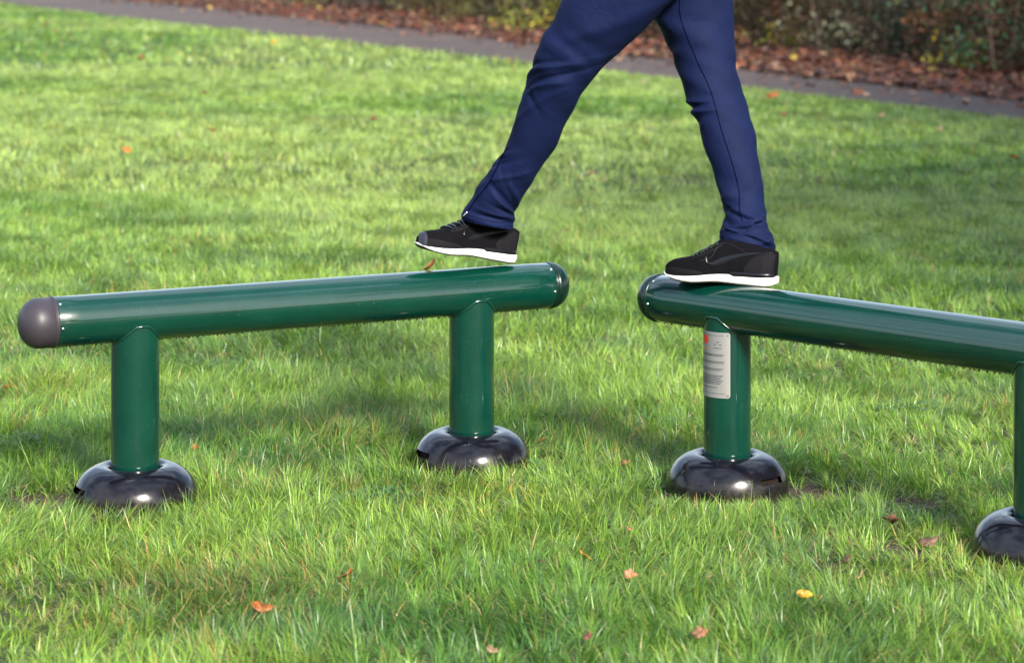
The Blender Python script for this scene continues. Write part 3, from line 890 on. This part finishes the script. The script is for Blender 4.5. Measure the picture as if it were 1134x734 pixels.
    tint = np.ones((n, segs+1, 2, 4)); 
    tip = np.array([.5+.5*t for t in ts])
    tint[..., :3] = c[:, None, None, :]
    # pale stem colour towards the base, yellower tip
    for i, t in enumerate(ts):
        tint[:, i, :, 0] *= (1.12 if t < .15 else 1)+.18*t*t
        tint[:, i, :, 1] *= (1.0)+.04*t
    return V, quads, tint.reshape(-1, 4)
def tufts():
    r = np.random.default_rng(888); nt_ = 210; per = 110
    cy = np.sqrt(r.random(nt_)*(8.6**2-4.3**2)+4.3**2); cx = (r.random(nt_)*2-1)*(.2025*cy+.15)
    ok = np.ones(nt_, bool)
    for (a, b) in covers: ok &= np.hypot(cx-a, cy-b) > .24
    cx, cy = cx[ok], cy[ok]; nt_ = len(cx); kind = r.random(nt_); sz = r.uniform(.7, 1.25, nt_)
    i = np.repeat(np.arange(nt_), per); n = len(i); a = r.random(n)*2*PI; rad = np.abs(r.normal(0, .016, n))*sz[i]
    x, y = cx[i]+np.cos(a)*rad, cy[i]+np.sin(a)*rad; L = .062*sz[i]*r.uniform(.5, 1.1, n); W = .0030*r.uniform(.6, 1.3, n)
    da = a+r.normal(0, .35, n); dx, dy = np.cos(da), np.sin(da); a0 = np.clip(r.normal(.55, .3, n), 0, 1.3); cv = np.clip(r.normal(1.0, .5, n), 0, 2.2)
    fa = da+PI/2+r.normal(0, .5, n); wx, wy = np.cos(fa), np.sin(fa); segs = 5; ts = np.linspace(0, 1, segs+1)
    pos = np.zeros((n, segs+1, 2, 3)); qx = np.zeros(n); qz = np.zeros(n)
    for k, t in enumerate(ts):
        if k:
            am = a0+cv*(ts[k]+ts[k-1])/2; qx = qx+np.sin(am)*L/segs; qz = qz+np.cos(am)*L/segs
        w = W*(1-t**1.8)*.5 if k < segs else W*.03
        for s_, sg in enumerate((-1, 1)):
            pos[:, k, s_, 0] = x+dx*qx+wx*w*sg; pos[:, k, s_, 1] = y+dy*qx+wy*w*sg; pos[:, k, s_, 2] = np.maximum(qz, .002)
    q = (np.arange(n)[:, None]*(segs+1)*2); Q = np.concatenate([q+np.array([[2*k, 2*k+1, 2*k+3, 2*k+2]]) for k in range(segs)], axis=0)
    base_c = np.array([[.20, .34, .055], [.07, .17, .02], [.13, .24, .03], [.30, .30, .09]])[np.digitize(kind, [.4, .65, .93])]
    c = base_c[i]*r.normal(1, .2, n).clip(.5, 1.5)[:, None]
    T = np.ones((n, segs+1, 2, 4)); T[..., :3] = c[:, None, None, :]
    return pos.reshape(-1, 3), Q, T.reshape(-1, 4)
def thatch():
    r = np.random.default_rng(889); n = 26000
    y = np.sqrt(r.random(n)*(9.0**2-4.3**2)+4.3**2); x = (r.random(n)*2-1)*(.2025*y+.15); a = r.random(n)*2*PI; L = r.uniform(.015, .05, n); W = r.uniform(.001, .0026, n)
    z0 = r.uniform(.004, .03, n); tilt = r.normal(.1, .3, n); P_ = np.zeros((n, 4, 3))
    for k, (u, v) in enumerate(((0, -1), (1, -.4), (1, .4), (0, 1))):
        P_[:, k, 0] = x+np.cos(a)*L*u-np.sin(a)*W*v*.5; P_[:, k, 1] = y+np.sin(a)*L*u+np.cos(a)*W*v*.5; P_[:, k, 2] = np.maximum(z0+L*u*tilt, .006)
    ok = np.ones(n, bool)
    for (p, q) in covers: ok &= np.hypot(x-p, y-q) > .2
    P_ = P_[ok]; n = len(P_)
    c = np.array([[.38, .29, .13], [.22, .14, .06], [.30, .27, .09]])[r.integers(0, 3, n)]*r.uniform(.6, 1.3, n)[:, None]
    T = np.ones((n, 4, 4)); T[..., :3] = c[:, None, :]
    return P_.reshape(-1, 3), np.arange(n*4).reshape(n, 4), T.reshape(-1, 4)
def grass_field():
    Vs, Qs, Ts = [], [], []; off = 0
    for V, Q, T in (tufts(), thatch()): Vs.append(V); Qs.append(Q+off); Ts.append(T); off += len(V)
    for args in ((460000, 4.2, 8.4, .25, 4, .052, .0025, 101),
                 (400000, 8.4, 14.0, .5, 3, .050, .0036, 102),
                 (380000, 14.0, 26.0, .9, 2, .055, .0062, 103),
                 (220000, 26.0, 52.0, 1.5, 2, .07, .014, 104),
                 (14000, 3.0, 4.2, .4, 3, .06, .0045, 105)):
        V, Q, T = blades(*args); Vs.append(V); Qs.append(Q+off); Ts.append(T); off += len(V)
    o = fast_mesh('grass', np.concatenate(Vs), np.concatenate(Qs), M['grass'], np.concatenate(Ts), smooth=True)
    tag(o, 'lush wet green lawn grass around the beams', 'grass', kind='stuff')
grass_field()

# small clover-like leaves growing among the blades
def clover():
    r = np.random.default_rng(55); V = []; Q = []; T = []
    spots = [(560, 535, .16), (255, 415, .10), (30, 500, .10), (700, 470, .12), (420, 560, .08), (1000, 460, .1)]
    for (px, py, rad) in spots:
        g = G(px, py)
        for _ in range(120):
            x = g.x+r.normal(0, rad*.55); y = g.y+r.normal(0, rad*.55); z = .018+.022*r.random()
            if any(math.hypot(x-c[0], y-c[1]) < .165 for c in covers): continue
            a0 = r.random()*6.28; s = .005+.004*r.random(); tx, ty = r.normal(0, .3, 2)
            col = np.array([.05, .13, .035])*(.7+.8*r.random())
            for k in range(3):
                a = a0+k*2.09; cx_, cy_ = x+math.cos(a)*s*.8, y+math.sin(a)*s*.8; b = len(V)
                for (u, w) in ((-1, 0), (0, -.8), (1, 0), (0, .8)):
                    lx = u*s*.75; ly = w*s*.75
                    vx = cx_+lx*math.cos(a)-ly*math.sin(a); vy = cy_+lx*math.sin(a)+ly*math.cos(a)
                    V.append((vx, vy, z+tx*(vx-x)+ty*(vy-y))); T.append((*col, 1))
                Q.append((b, b+1, b+2, b+3))
    o = fast_mesh('clover', np.array(V), np.array(Q), M['grass'], np.array(T))
    tag(o, 'patches of small round clover leaves low in the grass', 'clover', kind='stuff')
clover()

# bare trodden soil beside the covers
M['soil'] = soil('bare_soil', (.035, .022, .014), (.055, .036, .024), (.02, .013, .009), 20, 120, .008)
for i_, (bx_, by_, br) in enumerate(bare):
    rs = random.Random(i_); pts = []
    for k in range(28):
        a = 2*PI*k/28; q = br*(.75+.25*math.sin(3*a+i_)+rs.uniform(-.12, .12)); pts.append((bx_+q*math.cos(a)*1.2, by_+q*math.sin(a)*.9))
    sheet('bare_soil', pts, .004, M['soil'])

# ------------------------------------------------------------------ fallen leaves
def leaf_mesh_data(seed, lobed=True):
    r = random.Random(seed); n = 26; V = [(0, 0, 0)]; 
    for k in range(n):
        a = 2*PI*k/n
        rad = (.62+.38*abs(math.cos(2.5*a))**.7) if lobed else 1
        rad *= (1-.25*abs(math.sin(a)))*r.uniform(.9, 1.06)
        V.append((rad*math.cos(a)*.5, rad*math.sin(a)*.5*(1 if lobed else .6), 0))
    V2 = []
    for (x, y, z) in V:
        z = .5*x*x*r.choice((1, 1))+.9*y*y*(.6+.4*math.sin(seed))+.05*math.sin(9*x+seed)+.04*r.uniform(-1, 1)
        V2.append((x, y, z))
    Fc = [(0, k+1, (k+1) % n+1) for k in range(n)]
    b = len(V2)   # stalk
    V2 += [(.5, -.012, .12), (.5, .012, .12), (.8, .01, .24), (.8, -.006, .24)]; Fc.append((b, b+1, b+2, b+3))
    return V2, Fc
leafmats = {}
def leaf_obj(px, py, size, col, label, z=None, group=None, tilt=None):
    r = random.Random(int(px*7+py*13))
    zz = .05 if z is None else z
    p = G(px, py, zz)
    V, Fc = leaf_mesh_data(r.randint(1, 999), r.random() < .7)
    cols = []
    for v in V:
        k = r.uniform(.75, 1.15); cols.append((col[0]*k, col[1]*k*r.uniform(.9, 1.05), col[2]*k, 1))
    if z is None and py < 300: size *= .8
    if z is None and py > 300: size *= .78; zz = .036
    p = G(px, py, zz)
    o = mesh_obj('fallen_leaf', [Vector(v)*size for v in V], Fc, M['leaf'], None, True, colors=cols)
    sol_ = o.modifiers.new('thickness', 'SOLIDIFY'); sol_.thickness = .0006
    o.location = p
    o.rotation_euler = tilt if tilt else (r.uniform(.1, .8), r.uniform(-.4, .4), r.uniform(0, 6.28))
    tag(o, label, 'leaf', group or 'autumn leaves fallen on the lawn')
OR, YE, PK, BR, TN = (.55, .16, .03), (.62, .36, .04), (.55, .22, .13), (.17, .065, .03), (.42, .26, .15)
leaf_obj(10, 428, .055, OR, 'small yellow-orange leaf in the grass at the far left, below the left end cap')
leaf_obj(693, 512, .045, PK, 'pinkish orange leaf in the grass left of the plated post\'s cover')
leaf_obj(697, 585, .03, PK, 'small pink leaf just ahead of the triangular orange one')
leaf_obj(648, 615, .05, YE, 'yellow crumpled leaf in the grass midway between the two beams')
leaf_obj(697, 636, .045, PK, 'triangular orange-pink leaf standing in the foreground grass', tilt=(1.2, .1, .4))
leaf_obj(890, 657, .05, YE, 'bright yellow upright leaf in the right foreground grass', tilt=(1.3, .2, .2))
leaf_obj(384, 637, .075, (.42, .13, .03), 'large rusty curled leaf in the grass in front of the left beam')
leaf_obj(290, 672, .07, (.36, .12, .03), 'rust brown leaf sunk in straw-coloured grass at the lower left')
leaf_obj(775, 701, .05, (.35, .16, .09), 'brownish pink leaf at the very front, right of the middle')
leaf_obj(545, 719, .04, TN, 'pale tan leaf scrap at the bottom edge, middle of the picture')
leaf_obj(651, 705, .04, (.33, .15, .08), 'brown leaf half buried in the front grass left of the pinkish one')
leaf_obj(785, 638, .035, TN, 'small tan leaf in the grass in front of the plated post')
leaf_obj(985, 575, .07, (.2, .1, .06), 'dark brown leaf on bare soil between the plated post and the right-hand post')
leaf_obj(1028, 600, .07, (.2, .11, .07), 'brown flattened leaf beside the cover at the right edge')
leaf_obj(937, 620, .06, (.24, .13, .08), 'dull brown leaf in the trodden grass right of the plated post')
leaf_obj(952, 637, .06, (.5, .32, .16), 'straw coloured leaf next to the dull brown one at the right')
leaf_obj(600, 621, .03, BR, 'tiny dark leaf left of the yellow crumpled leaf')
leaf_obj(729, 445, .04, (.2, .07, .05), 'small dark red leaf behind the gap between the beams')
leaf_obj(600, 487, .035, OR, 'orange leaf just right of the left beam\'s second cover')
leaf_obj(216, 495, .03, OR, 'thin orange leaf upright in the grass under the left beam', tilt=(1.4, .2, .9))
leaf_obj(296, 452, .02, OR, 'tiny orange leaf behind the middle of the left beam')
# a curled brown leaf lying on the tube below the lifted shoe
tb = c1+d1*((1.115))
leafo = None
V, Fc = leaf_mesh_data(77, False)
curl = []
for (x, y, z) in V: curl.append(Vector((x*.05, y*.034, (z*.03+1.0*(x*.045)**2*9+.0))))
leafo = mesh_obj('fallen_leaf', curl, Fc, M['leaf'], None, True, colors=[(.50, .21, .09, 1)]*len(curl))
leafo.location = P(476, 297, 6.885)+Vector((0, 0, .006)); leafo.rotation_euler = (.5, .75, 2.6)
leafo.modifiers.new('thickness', 'SOLIDIFY').thickness = .001
tag(leafo, 'curled brown leaf caught on top of the left beam under the lifted shoe', 'leaf', 'autumn leaves fallen on the lawn')
FARL = 'small faded autumn leaf lying on the out-of-focus lawn behind the beams'
for (x, y, s, c) in ((655, 193, .08, (.4, .14, .05)), (628, 255, .05, TN), (856, 106, .13, OR), (868, 127, .08, (.3, .08, .03)), (52, 26, .14, TN), (157, 65, .12, PK), (235, 144, .08, OR),
                     (227, 103, .08, TN), (252, 174, .08, (.6, .5, .36)), (406, 85, .1, (.6, .48, .34)), (414, 132, .07, PK), (303, 47, .1, YE), (140, 166, .07, OR),
                     (1009, 119, .09, TN), (976, 128, .08, TN), (1041, 143, .08, TN), (1123, 175, .07, OR), (714, 90, .11, (.6, .42, .3)), (475, 25, .1, TN), (63, 140, .06, OR)):
    leaf_obj(x, y, s, c, FARL, z=.055, group='faded leaves far back on the lawn')

# litter along the path
def litter():
    r = np.random.default_rng(77)
    N = 26000
    t = r.random(N)*(len(FAR)-1.001); i = t.astype(int); f = t-i
    FA = np.array(FAR)
    p = FA[i]*(1-f)[:, None]+FA[i+1]*f[:, None]
    # offset away from path; some blown onto it
    off = np.abs(r.normal(0, 1.0, N))*1.5-.12
    onp = r.random(N) < .028; off = np.where(onp, -r.random(N)*1.0, off)
    x = p[:, 0]+off*.93; y = p[:, 1]+off*.37
    z = .02+.07*r.random(N)*np.clip(off+.3, .1, 1)
    z = np.where(onp, .018, z)
    s = (.035+.055*r.random(N))
    a = r.random(N)*6.28; tx, ty = r.normal(0, .55, N), r.normal(0, .55, N)
    pal = np.array([[.17, .055, .03], [.25, .085, .04], [.11, .045, .03], [.32, .17, .10], [.07, .032, .022], [.42, .26, .17], [.24, .065, .028], [.42, .30, .06]])
    w = np.array([.26, .18, .2, .11, .12, .05, .06, .02]); ci = r.choice(len(pal), N, p=w/w.sum())
    c = pal[ci]*(.45+.75*r.random(N))[:, None]*np.array([1.0, 1.0, .95])
    shp = np.array([(-1, 0), (-.35, -.62), (.45, -.5), (1, 0), (.45, .5), (-.35, .62)])
    V = np.zeros((N, 6, 3))
    for k, (u, v) in enumerate(shp):
        lx, ly = u*s*.6, v*s*.6
        V[:, k, 0] = x+lx*np.cos(a)-ly*np.sin(a); V[:, k, 1] = y+lx*np.sin(a)+ly*np.cos(a)
        V[:, k, 2] = z+np.abs(tx*lx)+ty*ly+.25*ly*ly/s
    V[:, :, 2] = np.maximum(V[:, :, 2], .012)
    b = np.arange(N)[:, None]*6
    quads = np.concatenate([b+np.array([[0, 1, 2, 3]]), b+np.array([[0, 3, 4, 5]])])
    T = np.ones((N, 6, 4)); T[..., :3] = c[:, None, :]
    o = fast_mesh('leaf_litter', V.reshape(-1, 3), quads, M['leaf'], T.reshape(-1, 4))
    tag(o, 'carpet of red-brown fallen leaves along the far side of the path', 'leaf litter', kind='stuff')
litter()

# ------------------------------------------------------------------ shrubs along the path
def shrub(cx_, cy_, w, d, h, n, pal, lsize, label, seed, skirt=.12, group='shrubs along the far side of the path', cat='shrub', name='shrub'):
    r = np.random.default_rng(seed)
    root = empty(name, (cx_, cy_, 0)); tag(root, label, cat, group)
    ang = math.atan2(.904, -.427)
    # stems
    tips = []; V = []; Fc = []
    for k in range(16):
        bx_, by_ = r.normal(0, w*.22), r.normal(0, d*.2)
        tx_, ty_ = bx_+r.normal(0, w*.3), by_+r.normal(0, d*.3); hh = h*r.uniform(.6, 1.0)
        mid = ((bx_+tx_)/2+r.normal(0, .08), (by_+ty_)/2+r.normal(0, .08), hh*.5)
        pts = [(bx_, by_, -.03), (bx_*.8+mid[0]*.2, by_*.8+mid[1]*.2, hh*.2), mid, (tx_, ty_, hh)]
        P3 = catmull([np.array(p) for p in pts], 9)
        v_, f_ = tube_path([Vector(p) for p in P3], .014, 5, taper=[1-.085*i for i in range(9)]); b = len(V); V += v_; Fc += [tuple(x+b for x in f) for f in f_]
        for j in range(11):
            q0 = P3[r.integers(2, 9)]; dv = r.normal(0, 1, 3); dv[2] = abs(dv[2])*.3-.15; dv *= .38/np.linalg.norm(dv)*r.uniform(.6, 1.3)
            v_, f_ = tube_path([Vector(q0), Vector(q0+dv*.5+np.array([0, 0, .03])), Vector(q0+dv)], .005, 4, taper=[1, .7, .3]); b = len(V); V += v_; Fc += [tuple(x+b for x in f) for f in f_]
            tips.append(q0+dv)
    ca, sa = math.cos(ang), math.sin(ang)
    rot = lambda A: np.stack([A[:, 0]*ca-A[:, 1]*sa, A[:, 0]*sa+A[:, 1]*ca, A[:, 2]], 1)
    Vr = rot(np.array([tuple(v) for v in V]))
    mesh_obj('stem', [tuple(v) for v in Vr], Fc, M['twig'], root)
    # leaf clusters
    K = 64
    cc = np.stack([r.normal(0, w*.33, K), r.normal(0, d*.30, K), skirt+(h-skirt)*r.random(K)**1.15], 1)
    cc[:, 0] = np.clip(cc[:, 0], -w*.62, w*.62); cc[:, 1] = np.clip(cc[:, 1], -d*.6, d*.6)
    cc = np.concatenate([cc, np.array(tips)]); cr_ = r.uniform(.06, .17, len(cc)); cti = r.integers(0, len(pal), len(cc))
    ci = r.integers(0, len(cc), n)
    pos = cc[ci]+r.normal(0, 1, (n, 3))*cr_[ci][:, None]*np.array([1, 1, .8])
    pos[:, 2] = np.maximum(pos[:, 2], .05)
    pal = np.array(pal)
    pc = np.where(r.random(n) < .92, cti[ci], r.integers(0, len(pal), n))
    clb = r.uniform(.5, 1.5, len(cc))[ci]
    c = pal[pc]*((.65+.7*r.random(n))*clb)[:, None]
    s = lsize*(.6+.8*r.random(n))
    nrm = r.normal(0, 1, (n, 3)); nrm[:, 2] += .6; nrm /= np.linalg.norm(nrm, axis=1)[:, None]
    a = r.normal(0, 1, (n, 3)); u = np.cross(nrm, a); u /= np.linalg.norm(u, axis=1)[:, None]; v = np.cross(nrm, u)
    Q = np.stack([pos-u*s[:, None]*.5, pos-v*s[:, None]*.27+nrm*s[:, None]*.05, pos+u*s[:, None]*.5, pos+v*s[:, None]*.27+nrm*s[:, None]*.05], 1)
    Q = rot(Q.reshape(-1, 3))
    T = np.ones((n, 4, 4)); T[..., :3] = c[:, None, :]
    fo = fast_mesh('foliage', Q, np.arange(n*4).reshape(n, 4), M['shrubleaf'], T.reshape(-1, 4)); fo.parent = root
    return root
olive = [(.11, .12, .03), (.07, .08, .025), (.15, .15, .04), (.14, .09, .03)]
yel = [(.26, .25, .03), (.14, .17, .03), (.09, .11, .02), (.36, .27, .03)]
dark = [(.02, .035, .012), (.035, .04, .018), (.05, .035, .02), (.03, .022, .015)]
brown = [(.15, .075, .035), (.20, .095, .045), (.08, .055, .025), (.08, .085, .03), (.09, .05, .025)]
grey = [(.085, .095, .055), (.12, .13, .08), (.07, .08, .045), (.09, .065, .04)]
mixd = [(.05, .10, .022), (.035, .05, .018), (.08, .045, .025), (.14, .06, .025), (.06, .12, .04), (.40, .22, .03)]
def line(t):   # point on the hedge foot line, t metres from the right end
    a = Vector((5.9, 22.3)); d = Vector((-.374, .927)); return a+d*t
spec = [(-2.2, mixd, 'dense dark shrub beyond the right edge of the picture by the path', 1.0),
        (.0, mixd, 'dark tangled shrub with amber leaves at the top right corner', 1.0),
        (2.1, [(.03, .045, .015), (.09, .04, .022), (.05, .12, .05), (.06, .035, .02)], 'brown and green shrub with a blue-green spray left of the top right corner', 1.0),
        (4.2, brown, 'brown thinning shrub with reddish leaves, right of the standing leg', 1.0),
        (6.2, grey, 'grey-green twiggy shrub directly right of the standing leg', 1.0),
        (8.2, brown, 'brown shrub seen in the gap between the two thighs', 1.0),
        (10.6, dark, 'dark shrub hidden mostly behind the raised thigh', 1.0),
        (13.0, yel, 'yellow-green shrub just left of the raised thigh', 1.0),
        (15.4, olive, 'olive brown shrub second to the left of the raised thigh', 1.0),
        (18.0, [(.07, .05, .025), (.05, .05, .02), (.09, .07, .03)], 'dull brown shrub third to the left of the raised thigh', 1.0),
        (20.8, olive, 'olive shrub fourth to the left of the raised thigh, beside the path', 1.0),
        (23.8, [(.08, .06, .03), (.06, .06, .025), (.12, .09, .04)], 'pale brown shrub towards the top left, above the leaf strip', 1.0),
        (27.0, yel, 'last yellowish shrub at the far left end of the row', 1.0)]
for i, (t, pal, lab, k) in enumerate(spec):
    p = line(t)+Vector((.904, .427))*(.85+.2*math.sin(i*2.3))
    shrub(p.x, p.y, 2.7, 1.7, 2.1, 8000 if t < 16 else 6500, pal, .068, lab, 300+i)
# a second, taller rank closes the view behind
for i in range(9):
    p = line(-1+i*3.6)+Vector((.904, .427))*(3.3+.3*math.sin(i*1.9))
    shrub(p.x, p.y, 3.9, 1.9, 2.9, 6000, dark, .085, 'tall dark evergreen bush in the rank behind the path-side shrubs', 400+i, group='dark bushes of the rear rank', name='bush', cat='bush')
# low yellow-green plants at the shrubs' feet
for i, (px, py, w, col, lab) in enumerate([(873, 58, .55, yel, 'low yellow-green plant in the leaves right of the standing leg'),
                                      (935, 60, .5, yel, 'rounded yellow-green plant between leaf litter and brown shrub'),
                                      (1010, 66, .7, [(.05, .16, .08), (.04, .11, .05), (.08, .16, .05)], 'blue-green leafy shoot hanging in front of the shrub near the top right'),
                                      (1065, 82, .6, yel, 'small olive plant at the litter edge below the top right corner'),
                                      (575, 40, .8, yel, 'low yellow-green plant beside the path left of the raised thigh'),
                                      (510, 28, .6, olive, 'small olive plant on the verge above the lifted shoe'),
                                      (300, 6, 1.6, [(.16, .2, .04), (.22, .2, .05), (.1, .13, .03)], 'wide grassy tuft on the verge at the top left')]):
    g = G(px, py)
    r = np.random.default_rng(500+i); n = 260
    root = empty('low_plant', (g.x, g.y, 0)); tag(root, lab, 'plant', 'low plants at the foot of the shrubs')
    pos = r.normal(0, 1, (n, 3))*np.array([w*.3, w*.3, .10])+np.array([0, 0, .20 if i != 2 else .42]); pos[:, 2] = np.clip(pos[:, 2], .03, 1)
    if i == 2: pos[:, 2] += r.normal(0, .15, n); pos[:, 2] = np.clip(pos[:, 2], .05, 1)
    pal = np.array(col); c = pal[r.integers(0, len(pal), n)]*(.7+.7*r.random(n))[:, None]
    s = .06*(.6+.8*r.random(n)); nrm = r.normal(0, 1, (n, 3)); nrm[:, 2] += 1; nrm /= np.linalg.norm(nrm, axis=1)[:, None]
    a = r.normal(0, 1, (n, 3)); u = np.cross(nrm, a); u /= np.linalg.norm(u, axis=1)[:, None]; v = np.cross(nrm, u)
    Q = np.stack([pos-u*s[:, None]*.5, pos-v*s[:, None]*.3, pos+u*s[:, None]*.5, pos+v*s[:, None]*.3], 1).reshape(-1, 3)
    T = np.ones((n, 4, 4)); T[..., :3] = c[:, None, :]
    fo = fast_mesh('foliage', Q, np.arange(n*4).reshape(n, 4), M['shrubleaf'], T.reshape(-1, 4)); fo.parent = root
    V = []; Fc = []
    for k in range(14):
        q0 = pos[r.integers(0, n)]
        v_, f_ = tube_path([Vector((q0[0]*.2, q0[1]*.2, 0)), Vector((q0[0]*.6, q0[1]*.6, q0[2]*.6)), Vector(q0)], .004, 4, taper=[1, .8, .4]); b = len(V); V += v_; Fc += [tuple(x+b for x in f) for f in f_]
    mesh_obj('stem', V, Fc, M['twig'], root)

# trees across the field behind the photographer: they stand in the reflections on the beams
def tree_crown(seed, n=5200):
    r = np.random.default_rng(seed); K = 70
    cc = r.normal(0, 1, (K, 3)); cc /= np.linalg.norm(cc, axis=1)[:, None]; cc *= (r.random(K)**.4)[:, None]*np.array([3.6, 3.6, 3.2]); cc[:, 2] += 5.6
    ci = r.integers(0, K, n); pos = cc[ci]+r.normal(0, .55, (n, 3)); c = np.array([.06, .06, .025])*(.6+.9*r.random(n))[:, None]
    s = .38*(.6+.8*r.random(n)); nrm = r.normal(0, 1, (n, 3)); nrm /= np.linalg.norm(nrm, axis=1)[:, None]
    a = r.normal(0, 1, (n, 3)); u = np.cross(nrm, a); u /= np.linalg.norm(u, axis=1)[:, None]; v = np.cross(nrm, u)
    Q = np.stack([pos-u*s[:, None]*.5, pos-v*s[:, None]*.3, pos+u*s[:, None]*.5, pos+v*s[:, None]*.3], 1).reshape(-1, 3)
    T = np.ones((n, 4, 4)); T[..., :3] = c[:, None, :]
    return fast_mesh('crown', Q, np.arange(n*4).reshape(n, 4), M['shrubleaf'], T.reshape(-1, 4)), cc
def make_tree():
    root = empty('tree', (0, 0, 0)); cr_, cc = tree_crown(900); cr_.parent = root
    V, Fc = tube_path([(0, 0, -.1), (.05, 0, 1.5), (0, .08, 3.5), (.1, 0, 6.5)], .24, 12, taper=[1.2, .9, .7, .25])
    for k in range(0, 40, 4):
        v_, f_ = tube_path([(0, .05, 2.2+.06*k), tuple(cc[k]*.5+np.array([0, 0, 1.6])), tuple(cc[k])], .07, 6, taper=[1, .6, .2]); b = len(V); V += v_; Fc += [tuple(x+b for x in f) for f in f_]
    mesh_obj('trunk', V, Fc, M['twig'], root); return root
tr0 = make_tree(); rt = random.Random(9)
for i in range(11):
    t_ = tr0 if i == 0 else copy_tree(tr0)
    t_.location = (-34+6.8*i+rt.uniform(-1.5, 1.5), -27+rt.uniform(-3, 3), 0); t_.rotation_euler = (0, 0, rt.uniform(0, 6.28)); sc_ = rt.uniform(.8, 1.15); t_.scale = (sc_, sc_, sc_)
    tag(t_, 'broad leafy tree in the row across the field behind the photographer', 'tree', 'trees behind the photographer')

for (x_, y_, s_, lab_) in ((7.0, 5.6, .8, 'unseen broad tree added right of the beams to cast dappled shade on the lawn'),
                     (9.6, 12.0, .9, 'second unseen tree added further back on the right to shade the lawn near the path')):
    t_ = copy_tree(tr0); t_.location = (x_, y_, 0); t_.rotation_euler = (0, 0, x_); t_.scale = (s_, s_, s_)  # out-of-view trees, added to throw soft shade on the right of the lawn
    t_['label'] = lab_; t_['group'] = 'unseen trees added on the right for shade'

# ------------------------------------------------------------------ light
SUN_AZ, SUN_EL = math.radians(24), math.radians(31)   # azimuth: right of straight behind the camera
S = Vector((math.sin(SUN_AZ)*math.cos(SUN_EL), -math.cos(SUN_AZ)*math.cos(SUN_EL), math.sin(SUN_EL)))
sun = bpy.data.lights.new('sun', 'SUN'); sun.energy = 4.0; sun.angle = math.radians(12); sun.color = (1, .94, .84)
so = bpy.data.objects.new('sun', sun); COL.objects.link(so); so.location = (0, 0, 20)
so.rotation_euler = S.to_track_quat('Z', 'Y').to_euler()
w = bpy.data.worlds.new('World'); scene.world = w; w.use_nodes = True
nt = w.node_tree; bg = nt.nodes['Background']
sky = nt.nodes.new('ShaderNodeTexSky'); sky.sky_type = 'NISHITA'; sky.sun_disc = False
sky.sun_elevation = SUN_EL; sky.sun_rotation = math.atan2(S.x, S.y); sky.air_density = 1.2; sky.dust_density = 1.5; sky.ozone_density = 1.2
tcw = nt.nodes.new('ShaderNodeTexCoord')
cn = nt.nodes.new('ShaderNodeTexNoise'); cn.inputs['Scale'].default_value = 2.2; cn.inputs['Detail'].default_value = 7; cn.inputs['Roughness'].default_value = .6
mp = nt.nodes.new('ShaderNodeMapping'); mp.inputs['Scale'].default_value = (1, 1, 2.6)
nt.links.new(tcw.outputs['Generated'], mp.inputs['Vector']); nt.links.new(mp.outputs[0], cn.inputs['Vector'])
rp = nt.nodes.new('ShaderNodeMapRange'); rp.inputs['From Min'].default_value = .42; rp.inputs['From Max'].default_value = .62; rp.interpolation_type = 'SMOOTHSTEP'
rp.inputs['To Max'].default_value = .6
nt.links.new(cn.outputs['Fac'], rp.inputs['Value'])
cm = nt.nodes.new('ShaderNodeMix'); cm.data_type = 'RGBA'; cm.inputs[7].default_value = (8.0, 8.8, 10.5, 1)
nt.links.new(rp.outputs['Result'], cm.inputs[0]); nt.links.new(sky.outputs[0], cm.inputs[6])
nt.links.new(cm.outputs[2], bg.inputs[0]); bg.inputs[1].default_value = .105

# ------------------------------------------------------------------ camera
cam = bpy.data.cameras.new('camera'); co = bpy.data.objects.new('camera', cam); COL.objects.link(co)
co.location = (0, 0, CAMH); co.rotation_euler = (PI/2, 0, 0)
cam.sensor_width = 36; cam.lens = F/1134*36
cam.shift_y = -(367-YH)/1134.0
cam.clip_start = .1; cam.clip_end = 1000
cam.dof.use_dof = True; cam.dof.focus_distance = 6.6; cam.dof.aperture_fstop = 4.7
scene.camera = co
scene.view_settings.view_transform = 'Standard'; scene.view_settings.look = 'None'
scene.view_settings.exposure = 1.38; scene.view_settings.gamma = 1
scene.cycles.max_bounces = 6; scene.cycles.transmission_bounces = 4; scene.cycles.diffuse_bounces = 3
scene.cycles.sample_clamp_indirect = 6
